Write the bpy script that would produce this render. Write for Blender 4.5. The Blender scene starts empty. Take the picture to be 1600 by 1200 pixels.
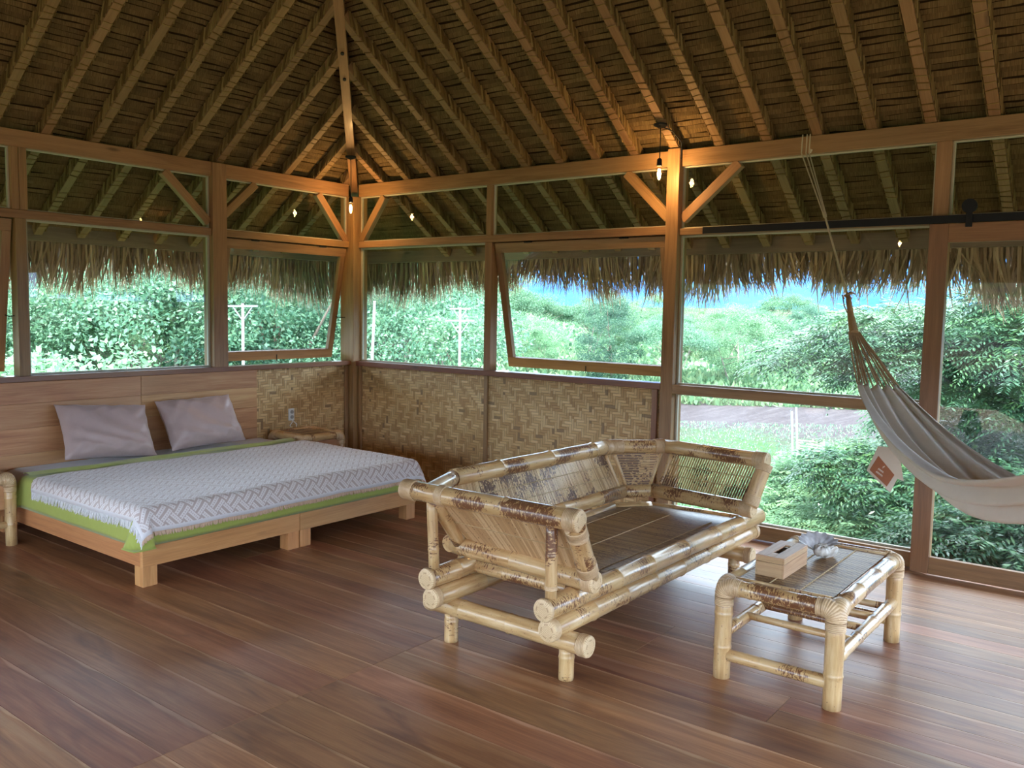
import bpy, math, random
import numpy as np
from mathutils import Vector, Matrix
random.seed(7); np.random.seed(7)
SC = bpy.context.scene; COL = SC.collection
V = Vector

# ------------------------------------------------------------------ camera
YAW, PITCH, ROLL, FPX = 0.91669, 0.08602, 0.01803, 1339.6
CAM = V((-5.8223, -6.4681, 1.6))
fwd = V((math.sin(YAW)*math.cos(PITCH), math.cos(YAW)*math.cos(PITCH), -math.sin(PITCH)))
rgt = V((math.cos(YAW), -math.sin(YAW), 0)); upv = rgt.cross(fwd)
r2 = rgt*math.cos(ROLL)+upv*math.sin(ROLL); u2 = upv*math.cos(ROLL)-rgt*math.sin(ROLL)
cd = bpy.data.cameras.new('camera'); cam = bpy.data.objects.new('camera', cd); COL.objects.link(cam)
m = Matrix((r2, u2, -fwd)).transposed().to_4x4(); m.translation = CAM
cam.matrix_world = m
cd.sensor_width = 36; cd.lens = 36*FPX/1600; cd.clip_start = .05; cd.clip_end = 3000
SC.camera = cam

# ------------------------------------------------------------------ world, sun, exposure
w = bpy.data.worlds.new('sky'); SC.world = w; w.use_nodes = True
nt = w.node_tree; bg = nt.nodes['Background']
tc = nt.nodes.new('ShaderNodeTexCoord'); sx = nt.nodes.new('ShaderNodeSeparateXYZ'); cr = nt.nodes.new('ShaderNodeValToRGB')
nt.links.new(tc.outputs['Generated'], sx.inputs[0]); nt.links.new(sx.outputs['Z'], cr.inputs[0]); nt.links.new(cr.outputs[0], bg.inputs[0])
cr.color_ramp.elements[0].position = 0.0; cr.color_ramp.elements[0].color = (.30, .50, .90, 1)
cr.color_ramp.elements[1].position = .16; cr.color_ramp.elements[1].color = (.62, .78, 1.0, 1)
e = cr.color_ramp.elements.new(.6); e.color = (.80, .88, 1.0, 1)
bg.inputs[1].default_value = 3.4
sd = bpy.data.lights.new('sun', 'SUN'); sd.energy = 5.0; sd.angle = math.radians(12); sd.color = (1, .95, .84)
so = bpy.data.objects.new('sun', sd); COL.objects.link(so)
so.rotation_euler = V((.55, .30, -1.15)).to_track_quat('-Z', 'Y').to_euler()
SC.view_settings.view_transform = 'Standard'; SC.view_settings.look = 'None'
SC.view_settings.exposure = 1.84; SC.view_settings.gamma = 1
SC.view_settings.use_curve_mapping = False
SC.cycles.max_bounces = 10; SC.cycles.diffuse_bounces = 6; SC.cycles.glossy_bounces = 4
SC.cycles.transparent_max_bounces = 16; SC.cycles.use_denoising = True
SC.cycles.caustics_reflective = False; SC.cycles.caustics_refractive = False
SC.cycles.sample_clamp_indirect = 6

# ------------------------------------------------------------------ mesh builder
def wp(u,v_,dist):   # world point seen at picture (u,v) at a distance from the camera
    d=(r2*((u-800)/FPX)+u2*((600-v_)/FPX)+fwd).normalized(); return CAM+d*dist
class MB:
    def __init__(s): s.v=[]; s.f=[]; s.uv=[]; s.mi=[]; s.rnd=[]
    def face(s, idx, uv, mi=0, r=0.0): s.f.append(idx); s.uv.extend(uv); s.mi.append(mi); s.rnd.append(r)
    def box(s, p0, p1, w_, h, up=(0,0,1), mi=0, r=None, ou=None):
        """box from p0 to p1, width w_ (sideways) and height h (along up); uv runs along its length in metres"""
        p0=V(p0); p1=V(p1); d=(p1-p0); L=d.length; d.normalize(); up=V(up)
        side=d.cross(up)
        if side.length<1e-4: side=d.cross(V((1,0,0)))
        side.normalize(); u=side.cross(d).normalized()
        if r is None: r=random.random()
        if ou is None: ou=random.random()*9
        b=len(s.v)
        for e_,p in ((0,p0),(1,p1)):
            for a,c in ((-1,-1),(1,-1),(1,1),(-1,1)): s.v.append(tuple(p+side*(a*w_/2)+u*(c*h/2)))
        for k,(a,c,wd) in enumerate(((0,1,w_),(1,2,h),(2,3,w_),(3,0,h))):
            o=k*.37+ou
            s.face((b+a,b+c,b+4+c,b+4+a),((0+ou,o),(0+ou,o+wd),(L+ou,o+wd),(L+ou,o)),mi,r)
        s.face((b+3,b+2,b+1,b+0),((ou,0),(ou+.02,0),(ou+.02,h),(ou,h)),mi,r)
        s.face((b+4,b+5,b+6,b+7),((ou,0),(ou+.02,0),(ou+.02,h),(ou,h)),mi,r)
    def bb(s, x0,x1,y0,y1,z0,z1, mi=0, r=None):
        dx,dy,dz=x1-x0,y1-y0,z1-z0; cx,cy,cz=(x0+x1)/2,(y0+y1)/2,(z0+z1)/2
        if dx>=dy and dx>=dz: s.box((x0,cy,cz),(x1,cy,cz),dy,dz,(0,0,1),mi,r)
        elif dy>=dz: s.box((cx,y0,cz),(cx,y1,cz),dx,dz,(0,0,1),mi,r)
        else: s.box((cx,cy,z0),(cx,cy,z1),dx,dy,(0,1,0),mi,r)
    def tube(s, pts, rad, n=12, cap=True, mi=0, r=0.0, squash=None):
        pts=[V(p) for p in pts]; N=len(pts)
        if not hasattr(rad,'__len__'): rad=[rad]*N
        b=len(s.v); t=(pts[1]-pts[0]).normalized(); nrm=t.orthogonal().normalized(); L=0; Ls=[]
        for i,p in enumerate(pts):
            t2=(pts[min(i+1,N-1)]-pts[max(i-1,0)])
            t2=t2.normalized() if t2.length>1e-9 else t
            ax=t.cross(t2)
            if ax.length>1e-6: nrm=Matrix.Rotation(t.angle(t2),3,ax.normalized())@nrm
            t=t2; nrm=(nrm-t*nrm.dot(t)).normalized(); bn=t.cross(nrm)
            if i: L+=(pts[i]-pts[i-1]).length
            Ls.append(L)
            for k in range(n):
                a=2*math.pi*k/n; s.v.append(tuple(p+(nrm*math.cos(a)+bn*math.sin(a))*rad[i]))
        R=max(rad)
        for i in range(N-1):
            for k in range(n):
                k2=(k+1)%n; u0=k/n*2*math.pi*R; u1=(k+1)/n*2*math.pi*R
                s.face((b+i*n+k,b+i*n+k2,b+(i+1)*n+k2,b+(i+1)*n+k),((Ls[i],u0),(Ls[i],u1),(Ls[i+1],u1),(Ls[i+1],u0)),mi,r)
        if cap:
            uvc=[(.5*math.cos(2*math.pi*k/n)*R*2,.5*math.sin(2*math.pi*k/n)*R*2) for k in range(n)]
            s.face(tuple(b+k for k in range(n))[::-1],uvc[::-1],mi,r)
            s.face(tuple(b+(N-1)*n+k for k in range(n)),uvc,mi,r)
    def grid(s, P, uvf, mi=0, wrap=False, r=0.0):
        """P[i][j] points; uvf(i,j)"""
        b=len(s.v); ni=len(P); nj=len(P[0])
        for row in P:
            for p in row: s.v.append(tuple(p))
        for i in range(ni-1):
            for j in range(nj-1):
                s.face((b+i*nj+j,b+(i+1)*nj+j,b+(i+1)*nj+j+1,b+i*nj+j+1),(uvf(i,j),uvf(i+1,j),uvf(i+1,j+1),uvf(i,j+1)),mi,r)
    def build(s, name, mats, parent=None, smooth=False, bevel=0, origin=None, **props):
        me=bpy.data.meshes.new(name)
        vs=s.v
        if origin is not None:
            o_=V(origin); vs=[(a-o_.x,b-o_.y,c-o_.z) for a,b,c in s.v]
        me.from_pydata(vs,[],s.f)
        uvl=me.uv_layers.new(name='UVMap'); uvl.data.foreach_set('uv',np.array(s.uv,dtype=np.float32).ravel())
        at=me.attributes.new('rnd','FLOAT','FACE'); at.data.foreach_set('value',np.array(s.rnd,dtype=np.float32))
        if not isinstance(mats,(list,tuple)): mats=[mats]
        for m_ in mats: me.materials.append(m_)
        me.polygons.foreach_set('material_index',np.array(s.mi,dtype=np.int32))
        if smooth: me.polygons.foreach_set('use_smooth',np.ones(len(s.f),dtype=bool))
        o=bpy.data.objects.new(name,me); COL.objects.link(o)
        if origin is not None: o.location=origin
        if parent is not None:
            o.parent=parent
            pl=V((0,0,0)); q=parent
            while q is not None: pl+=q.location; q=q.parent
            o.location=V(o.location)-pl
        if bevel:
            bm=o.modifiers.new('bevel','BEVEL'); bm.width=bevel; bm.segments=2; bm.limit_method='ANGLE'
        if smooth=='auto':
            pass
        for k,v_ in props.items(): o[k]=v_
        return o
def empty(name, loc=(0,0,0), **props):
    o=bpy.data.objects.new(name,None); COL.objects.link(o); o.location=loc; o.empty_display_size=.1
    for k,v_ in props.items(): o[k]=v_
    return o
def copy_tree(o, parent=None):
    c=o.copy(); COL.objects.link(c); c.parent=parent
    for ch in list(o.children): copy_tree(ch,c)
    return c

# ------------------------------------------------------------------ materials
class N:
    def __init__(s,name):
        s.m=bpy.data.materials.new(name); s.m.use_nodes=True; s.t=s.m.node_tree; s.b=s.t.nodes['Principled BSDF']
    def n(s,t,**kw):
        o=s.t.nodes.new(t)
        for k,v_ in kw.items():
            if k.startswith('i_'): 
                key=k[2:]; key=int(key) if key.isdigit() else key.replace('_',' ')
                s.set(o.inputs[key],v_)
            else: setattr(o,k,v_)
        return o
    def set(s,inp,v_):
        if isinstance(v_,bpy.types.NodeSocket): s.t.links.new(v_,inp)
        else: inp.default_value=v_
    def math(s,op,a,b=0.0,c=0.0):
        o=s.n('ShaderNodeMath',operation=op); s.set(o.inputs[0],a); s.set(o.inputs[1],b); s.set(o.inputs[2],c); return o.outputs[0]
    def vmath(s,op,a,b=(0,0,0)):
        o=s.n('ShaderNodeVectorMath',operation=op); s.set(o.inputs[0],a); s.set(o.inputs[1],b); return o.outputs[0]
    def uv(s): return s.n('ShaderNodeUVMap').outputs[0]
    def obj(s): return s.n('ShaderNodeTexCoord').outputs['Object']
    def sep(s,v_): o=s.n('ShaderNodeSeparateXYZ'); s.set(o.inputs[0],v_); return o.outputs
    def comb(s,x,y,z=0.0):
        o=s.n('ShaderNodeCombineXYZ'); s.set(o.inputs[0],x); s.set(o.inputs[1],y); s.set(o.inputs[2],z); return o.outputs[0]
    def rnd(s): return s.n('ShaderNodeAttribute',attribute_name='rnd').outputs['Fac']
    def orand(s): return s.n('ShaderNodeObjectInfo').outputs['Random']
    def noise(s,vec,scale,detail=3,rough=.5,dist=0,w=None):
        o=s.n('ShaderNodeTexNoise'); s.set(o.inputs['Vector'],vec); o.inputs['Scale'].default_value=scale; o.inputs['Detail'].default_value=detail
        o.inputs['Roughness'].default_value=rough; o.inputs['Distortion'].default_value=dist; return o.outputs['Fac']
    def ramp(s,fac,stops,interp='LINEAR'):
        o=s.n('ShaderNodeValToRGB'); s.set(o.inputs[0],fac); cr_=o.color_ramp; cr_.interpolation=interp
        while len(cr_.elements)<len(stops): cr_.elements.new(.5)
        for e_,(p,c) in zip(cr_.elements,stops):
            e_.position=p; e_.color=(c,c,c,1) if not hasattr(c,'__len__') else (*c,1)
        return o.outputs[0]
    def mix(s,fac,a,b,bt='MIX'):
        o=s.n('ShaderNodeMix',data_type='RGBA',blend_type=bt); s.set(o.inputs[0],fac)
        s.set(o.inputs[6],a if not isinstance(a,tuple) else (*a,1)[:4]); s.set(o.inputs[7],b if not isinstance(b,tuple) else (*b,1)[:4]); return o.outputs[2]
    def bump(s,h,strength=.3,dist=.01):
        o=s.n('ShaderNodeBump'); o.inputs['Strength'].default_value=strength; o.inputs['Distance'].default_value=dist
        s.set(o.inputs['Height'],h); s.t.links.new(o.outputs[0],s.b.inputs['Normal'])
    def out(s,color=None,rough=.5,spec=None,coat=0,coatr=.1,sheen=0):
        if color is not None: s.set(s.b.inputs['Base Color'],color if not isinstance(color,tuple) else (*color,1)[:4])
        s.set(s.b.inputs['Roughness'],rough)
        if spec is not None: s.b.inputs['Specular IOR Level'].default_value=spec
        s.b.inputs['Coat Weight'].default_value=coat; s.b.inputs['Coat Roughness'].default_value=coatr
        s.b.inputs['Sheen Weight'].default_value=sheen
        return s.m

def wood(name, dark, mid, light, rough=.5, coat=0, var=.35, grain=1.0, knots=True):
    k=N(name); uv=k.uv(); rn=k.math('ADD',k.rnd(),k.orand())
    off=k.comb(k.math('MULTIPLY',rn,13.7),k.math('MULTIPLY',rn,7.3),0)
    p=k.vmath('ADD',uv,off)
    st=k.vmath('MULTIPLY',p,(1.6*grain,22*grain,1)); g1=k.noise(st,1.0,5,.6,.6)
    st2=k.vmath('MULTIPLY',p,(4*grain,160*grain,1)); g2=k.noise(st2,1.0,3,.6)
    big=k.noise(k.vmath('MULTIPLY',p,(.9,3.,1)),1.0,2,.5)
    f=k.math('ADD',k.math('MULTIPLY',g1,.65),k.math('MULTIPLY',g2,.35))
    c=k.ramp(f,[(.30,dark),(.5,mid),(.72,light)])
    c2=k.mix(k.ramp(big,[(.35,0.0),(.7,1.0)]),c,k.mix(.5,c,tuple(light)))
    v_=k.math('FRACT',k.math('MULTIPLY',rn,3.77))
    hv=k.n('ShaderNodeHueSaturation'); k.set(hv.inputs['Value'],k.math('ADD',1-var/2,k.math('MULTIPLY',v_,var))); k.set(hv.inputs['Color'],c2)
    k.set(hv.inputs['Hue'],k.math('ADD',.492,k.math('MULTIPLY',k.math('FRACT',k.math('MULTIPLY',rn,9.1)),.016)))
    res=hv.outputs[0]
    if knots:
        vo=k.n('ShaderNodeTexVoronoi',feature='F1'); k.set(vo.inputs['Vector'],k.vmath('MULTIPLY',p,(1.3,5,1))); vo.inputs['Scale'].default_value=1
        kn=k.ramp(vo.outputs['Distance'],[(.03,1.0),(.09,0.0)]); res=k.mix(k.math('MULTIPLY',kn,.6),res,tuple(d*.35 for d in dark))
    k.bump(g2,.12,.004)
    return k.out(res,rough,None,coat,.15)

M={}
M['timber']=wood('timber_wood',(.135,.065,.025),(.26,.138,.057),(.38,.22,.10),.5,.05)
M['timber_red']=wood('sill_wood',(.10,.035,.018),(.20,.075,.035),(.30,.13,.06),.32,.3)
M['bedwood']=wood('bed_wood',(.32,.115,.036),(.53,.225,.078),(.68,.35,.145),.42,.15)
M['headwood']=wood('headboard_wood',(.30,.115,.042),(.48,.225,.092),(.62,.37,.175),.5,.1,.3)
M['boxwood']=wood('tissue_box_wood',(.32,.17,.08),(.48,.28,.14),(.60,.38,.21),.5,0,.1,2.0,False)
M['stile']=wood('door_wood',(.12,.055,.022),(.22,.105,.042),(.32,.17,.078),.45,.1)
M['rafter']=wood('rafter_wood',(.13,.07,.028),(.21,.118,.05),(.30,.18,.085),.65,0,.3)
M['fascia']=wood('fascia_wood',(.10,.075,.05),(.16,.12,.085),(.22,.17,.12),.7,0,.2)

def floor_mat():
    k=N('floor_wood'); uv=k.uv(); rn=k.rnd()
    p=k.vmath('ADD',uv,k.comb(k.math('MULTIPLY',rn,31.7),k.math('MULTIPLY',rn,17.3),0))
    g1=k.noise(k.vmath('MULTIPLY',p,(1.1,13,1)),1.0,6,.62,.8)
    g2=k.noise(k.vmath('MULTIPLY',p,(3,110,1)),1.0,3,.6)
    f=k.math('ADD',k.math('MULTIPLY',g1,.7),k.math('MULTIPLY',g2,.3))
    c=k.ramp(f,[(.28,(.145,.055,.023)),(.47,(.26,.112,.046)),(.62,(.36,.170,.073)),(.8,(.48,.27,.130))])
    stk=k.ramp(k.noise(k.vmath('MULTIPLY',p,(.5,9,1)),1.0,2,.4,.4),[(.64,0.0),(.70,1.0)])
    c=k.mix(k.math('MULTIPLY',stk,.55),c,(.36,.20,.10))
    sv=k.math('SUBTRACT',k.sep(uv)[1],.74); wid=k.math('ADD',.004,k.math('MULTIPLY',k.ramp(k.noise(k.vmath('MULTIPLY',p,(1.7,0,1)),1.0,2),[(.42,0.0),(.7,1.0)]),.035))
    edge=k.ramp(k.math('DIVIDE',sv,wid),[(.6,.62),(1.0,0.0)]); c=k.mix(edge,c,(.50,.30,.165))
    blot=k.ramp(k.noise(k.vmath('MULTIPLY',p,(1.3,6,1)),1.0,3,.6,1.0),[(.52,0.0),(.72,.65)]); c=k.mix(blot,c,(.115,.046,.026))
    hv=k.n('ShaderNodeHueSaturation'); k.set(hv.inputs['Value'],k.math('ADD',.78,k.math('MULTIPLY',rn,.38))); k.set(hv.inputs['Color'],c)
    k.set(hv.inputs['Hue'],k.math('ADD',.485,k.math('MULTIPLY',k.math('FRACT',k.math('MULTIPLY',rn,7.1)),.018)))
    dust=k.noise(k.obj(),2.2,4,.6)
    k.bump(k.math('ADD',k.math('MULTIPLY',g2,.3),k.noise(k.vmath('MULTIPLY',p,(2,9,1)),1.0,2)),.10,.01)
    return k.out(hv.outputs[0],k.math('ADD',.32,k.math('MULTIPLY',dust,.26)),.38,.12,.25)
M['floor']=floor_mat()

def bamboo_mat(name='bamboo', spots=1.0, base=((.44,.235,.09),(.60,.375,.165),(.71,.50,.27))):
    k=N(name); uv=k.uv(); o=k.math('ADD',k.orand(),k.rnd())
    p=k.vmath('ADD',uv,k.comb(k.math('MULTIPLY',o,23.1),k.math('MULTIPLY',o,11.9),0))
    c=k.ramp(k.noise(k.vmath('MULTIPLY',p,(5,40,1)),1.0,3,.6),[(.3,base[0]),(.5,base[1]),(.7,base[2])])
    grn=k.ramp(k.noise(k.vmath('MULTIPLY',p,(3,6,1)),1.0,2,.5),[(.45,0.0),(.75,.35)])
    c=k.mix(grn,c,(.56,.39,.17))
    mask=k.ramp(k.noise(k.vmath('MULTIPLY',p,(4.5,5,1)),1.0,1,.5),[(.44,0.0),(.60,1.0)])
    ring=k.noise(k.vmath('MULTIPLY',p,(120,38,1)),1.0,3,.65,.3)
    thr=k.math('SUBTRACT',.72,k.math('MULTIPLY',mask,.215*spots))
    sp=k.math('GREATER_THAN',ring,thr)
    small=k.math('GREATER_THAN',k.noise(k.vmath('MULTIPLY',p,(70,90,1)),1.0,2,.5),.70)
    f=k.math('MULTIPLY',k.math('MAXIMUM',sp,k.math('MULTIPLY',small,.8)),.93)
    c=k.mix(f,c,(.15,.052,.022))
    k.bump(ring,.05,.003)
    return k.out(c,.30,.5,.35,.12)
M['bamboo']=bamboo_mat()
M['bamboo_spot']=bamboo_mat('bamboo_spotted',1.35)
M['bamboo_clean']=bamboo_mat('bamboo_plain',.35)
def rattan_mat():
    k=N('rattan_binding'); uv=k.sep(k.uv()); 
    wv=k.n('ShaderNodeTexWave',wave_type='BANDS',bands_direction='X'); k.set(wv.inputs['Vector'],k.comb(uv[0],k.math('MULTIPLY',uv[1],.15),0)); wv.inputs['Scale'].default_value=42; wv.inputs['Distortion'].default_value=1.0
    nz=k.noise(k.uv(),60,2)
    c=k.ramp(wv.outputs['Fac'],[(.0,(.48,.29,.14)),(.3,(.66,.44,.24)),(1,(.75,.54,.32))])
    c=k.mix(k.ramp(nz,[(.4,0.0),(.75,.5)]),c,(.50,.30,.13))
    k.bump(wv.outputs['Fac'],.5,.003); return k.out(c,.42,.5,.15,.2)
M['rattan']=rattan_mat()
def cap_mat():
    k=N('woven_cap'); uv=k.sep(k.uv()); s_=64.0
    px=k.math('ADD',uv[0],1.011); py=k.math('ADD',uv[1],1.019)
    xa=k.math('LESS_THAN',k.math('MODULO',k.math('ADD',k.math('FLOOR',k.math('MULTIPLY',px,s_/2)),k.math('FLOOR',k.math('MULTIPLY',py,s_/2))),2.0),.5)
    a=k.math('FRACT',k.math('MULTIPLY',px,s_*1.5)); b=k.math('FRACT',k.math('MULTIPLY',py,s_*1.5))
    sel=k.math('ADD',k.math('MULTIPLY',xa,a),k.math('MULTIPLY',k.math('SUBTRACT',1.0,xa),b))
    c=k.ramp(sel,[(.0,(.40,.22,.10)),(.14,(.66,.44,.24)),(.22,(.74,.54,.31)),(.85,(.74,.53,.30)),(1,(.40,.22,.10))])
    k.bump(sel,.25,.002); return k.out(c,.45,.5,.1)
M['cap']=cap_mat()
def slat_mat(name,stops,spot=.5,rough=.38,coat=.2):
    k=N(name); uv=k.uv(); r=k.rnd(); p=k.vmath('ADD',uv,k.comb(k.math('MULTIPLY',r,37.0),k.math('MULTIPLY',r,5.),0))
    c=k.ramp(k.math('ADD',k.math('MULTIPLY',r,.6),k.math('MULTIPLY',k.noise(k.vmath('MULTIPLY',p,(8,60,1)),1.0,2),.4)),stops)
    m_=k.ramp(k.noise(k.obj(),5.5,1),[(.42,0.0),(.62,1.0)])
    sp=k.math('GREATER_THAN',k.noise(k.vmath('MULTIPLY',p,(48,60,1)),1.0,2,.5),k.math('SUBTRACT',.68,k.math('MULTIPLY',m_,.17*spot*2)))
    c=k.mix(k.math('MULTIPLY',sp,.9),c,(.10,.035,.016))
    return k.out(c,rough,.5,coat,.15)
M['slat']=slat_mat('bamboo_slats',[(.1,(.34,.17,.06)),(.5,(.57,.35,.15)),(.9,(.72,.50,.26))],.85)
M['slat_in']=slat_mat('bamboo_slat_backs',[(.1,(.44,.24,.10)),(.5,(.62,.39,.19)),(.9,(.76,.55,.31))],.05,.55,0)
M['slat_dark']=slat_mat('bamboo_seat_slats',[(.1,(.13,.07,.028)),(.5,(.27,.155,.065)),(.9,(.42,.27,.12))],.35,.42,.05)
def solid(name,c,rough=.5,metal=0,spec=.5,coat=0,sheen=0,emit=None,es=0):
    k=N(name); k.b.inputs['Metallic'].default_value=metal
    nz=k.noise(k.obj(),35,2); hv=k.n('ShaderNodeHueSaturation'); k.set(hv.inputs['Value'],k.math('ADD',.9,k.math('MULTIPLY',nz,.2))); hv.inputs['Color'].default_value=(*c,1)
    if emit: k.b.inputs['Emission Color'].default_value=(*emit,1); k.b.inputs['Emission Strength'].default_value=es
    return k.out(hv.outputs[0],rough,spec,coat,.1,sheen)
M['cord']=solid('slat_binding_cord',(.50,.34,.17),.7)
M['black']=solid('black_steel',(.008,.008,.009),.6,0,.25)
M['white_plastic']=solid('white_plastic',(.75,.75,.72),.4)
M['seal']=solid('glazing_bead',(.45,.42,.33),.5)
M['rope']=solid('cotton_rope',(.50,.44,.32),.9)
M['tan_rope']=solid('tan_string',(.40,.26,.15),.9)
M['leather']=solid('leather_patch',(.32,.10,.035),.6)
M['cream']=solid('cream_print',(.75,.68,.58),.7)
M['concrete']=solid('pale_pole',(.20,.21,.22),.8)
M['bark']=solid('tree_bark',(.14,.11,.09),.9)
M['bark_pale']=solid('pale_bark',(.20,.18,.16),.9)
M['bark_dark']=solid('dark_bark',(.12,.085,.065),.9)
M['blackbox']=solid('dark_void',(.01,.008,.006),.9)

def glass_mat(name, tint=(.92,.97,.95), dirt=0.0):
    m_=bpy.data.materials.new(name); m_.use_nodes=True; t=m_.node_tree; t.nodes.clear()
    o=t.nodes.new('ShaderNodeOutputMaterial'); mx=t.nodes.new('ShaderNodeMixShader'); tr=t.nodes.new('ShaderNodeBsdfTransparent'); gl=t.nodes.new('ShaderNodeBsdfGlossy')
    fr=t.nodes.new('ShaderNodeLayerWeight'); pw=t.nodes.new('ShaderNodeMath'); pw.operation='POWER'; pw.inputs[1].default_value=5
    mu=t.nodes.new('ShaderNodeMath'); mu.operation='MULTIPLY_ADD'; mu.inputs[1].default_value=.9; mu.inputs[2].default_value=.038
    t.links.new(fr.outputs['Facing'],pw.inputs[0]); fr=pw
    tr.inputs[0].default_value=(*tint,1); gl.inputs['Roughness'].default_value=0.0; gl.inputs['Color'].default_value=(1,1,1,1)
    t.links.new(fr.outputs[0],mu.inputs[0]); t.links.new(mu.outputs[0],mx.inputs[0]); t.links.new(tr.outputs[0],mx.inputs[1]); t.links.new(gl.outputs[0],mx.inputs[2]); t.links.new(mx.outputs[0],o.inputs[0])
    return m_
M['glass']=glass_mat('window_glass')
def bulb_glass():
    return glass_mat('bulb_glass',(1,.93,.8))
M['bulb']=bulb_glass()
k=N('filament'); k.b.inputs['Emission Color'].default_value=(1,.62,.22,1); k.b.inputs['Emission Strength'].default_value=30; M['filament']=k.out((1,.7,.3),.5)
k=N('bulb_glow'); k.b.inputs['Emission Color'].default_value=(1,.72,.30,1); k.b.inputs['Emission Strength'].default_value=9; M['glow']=k.out((1,.8,.5),.5)

def thatch_mat():
    k=N('thatch_underside'); uv=k.uv(); r=k.rnd()
    fib=k.noise(k.vmath('MULTIPLY',uv,(150,18,1)),1.0,3,.7,.5); bl=k.noise(k.vmath('MULTIPLY',uv,(3,12,1)),1.0,3,.6)
    c=k.ramp(k.math('ADD',k.math('MULTIPLY',fib,.6),k.math('MULTIPLY',bl,.4)),[(.3,(.08,.048,.018)),(.5,(.16,.105,.045)),(.7,(.25,.175,.082))])
    hv=k.n('ShaderNodeHueSaturation'); k.set(hv.inputs['Value'],k.math('ADD',.75,k.math('MULTIPLY',r,.5))); k.set(hv.inputs['Color'],c)
    k.bump(fib,.7,.012); return k.out(hv.outputs[0],.85,.2)
M['thatch']=thatch_mat()
def straw_mat(name,stops):
    k=N(name); r=k.rnd(); c=k.ramp(k.math('ADD',k.math('MULTIPLY',r,.8),k.math('MULTIPLY',k.noise(k.obj(),9,2),.2)),stops)
    tr=k.n('ShaderNodeBsdfTranslucent'); k.set(tr.inputs[0],c); mx=k.n('ShaderNodeMixShader'); mx.inputs[0].default_value=.25
    k.out(c,.8,.2); o=[n_ for n_ in k.t.nodes if n_.type=='OUTPUT_MATERIAL'][0]
    k.t.links.new(k.b.outputs[0],mx.inputs[1]); k.t.links.new(tr.outputs[0],mx.inputs[2]); k.t.links.new(mx.outputs[0],o.inputs[0]); return k.m
M['thatch_gap_shade']=solid('straw_gap_shade',(.030,.018,.008),.95,0,.1)  # near-black tone paints the shade deep between the thatch rows
M['straw']=straw_mat('fringe_straw',[(.1,(.24,.175,.12)),(.5,(.44,.33,.23)),(.9,(.66,.53,.39))])
M['lash']=straw_mat('lashing_straw',[(.1,(.12,.07,.025)),(.5,(.22,.14,.055)),(.9,(.33,.23,.10))])

def woven_mat():
    k=N('woven_bamboo'); uv=k.sep(k.uv()); W=.024
    x=k.math('DIVIDE',uv[0],W); y=k.math('DIVIDE',uv[1],W)
    wob=k.math('MULTIPLY',k.math('SUBTRACT',k.noise(k.uv(),9,2),.5),.5)
    x=k.math('ADD',x,wob); y=k.math('ADD',y,wob)
    i=k.math('FLOOR',x); j=k.math('FLOOR',y)
    z=k.math('PINGPONG',j,14.0)
    s_=k.math('ADD',k.math('ADD',i,z),600.0); md=k.math('MODULO',s_,6.0)
    over=k.math('LESS_THAN',md,2.5)
    fx=k.math('FRACT',x); fy=k.math('FRACT',y)
    across=k.math('ADD',k.math('MULTIPLY',over,fx),k.math('MULTIPLY',k.math('SUBTRACT',1.0,over),fy))
    prof=k.ramp(across,[(.0,.0),(.10,.85),(.5,1.0),(.90,.85),(1,.0)])
    # one random tone per strip and per stretch of it
    wn=k.n('ShaderNodeTexWhiteNoise',noise_dimensions='3D')
    va=k.comb(i,k.math('FLOOR',k.math('DIVIDE',k.math('ADD',j,i),6.0)),1.0); vb=k.comb(k.math('FLOOR',k.math('DIVIDE',s_,6.0)),j,5.0)
    mxv=k.n('ShaderNodeMix',data_type='VECTOR'); k.set(mxv.inputs[0],over); k.set(mxv.inputs[4],vb); k.set(mxv.inputs[5],va)
    k.set(wn.inputs['Vector'],mxv.outputs[1])
    t=wn.outputs['Value']
    mxf=k.n('ShaderNodeMix',data_type='VECTOR'); k.set(mxf.inputs[0],over); k.set(mxf.inputs[4],k.vmath('MULTIPLY',k.uv(),(20,400,1))); k.set(mxf.inputs[5],k.vmath('MULTIPLY',k.uv(),(400,20,1)))
    fib=k.noise(mxf.outputs[1],1.0,2,.6)
    c=k.ramp(k.math('ADD',k.math('MULTIPLY',t,.6),k.math('MULTIPLY',fib,.4)),[(.1,(.42,.23,.085)),(.45,(.62,.39,.165)),(.8,(.78,.55,.27))])
    c=k.mix(k.math('MULTIPLY',over,.14),c,(.30,.18,.08))
    dk=k.math('GREATER_THAN',t,.975); c=k.mix(k.math('MULTIPLY',dk,.7),c,(.13,.06,.025))
    c=k.mix(k.math('MULTIPLY',k.math('SUBTRACT',1.0,prof),.75),c,(.10,.05,.02))
    k.bump(prof,.6,.006); return k.out(c,.5,.4,.05)
M['woven']=woven_mat()

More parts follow.
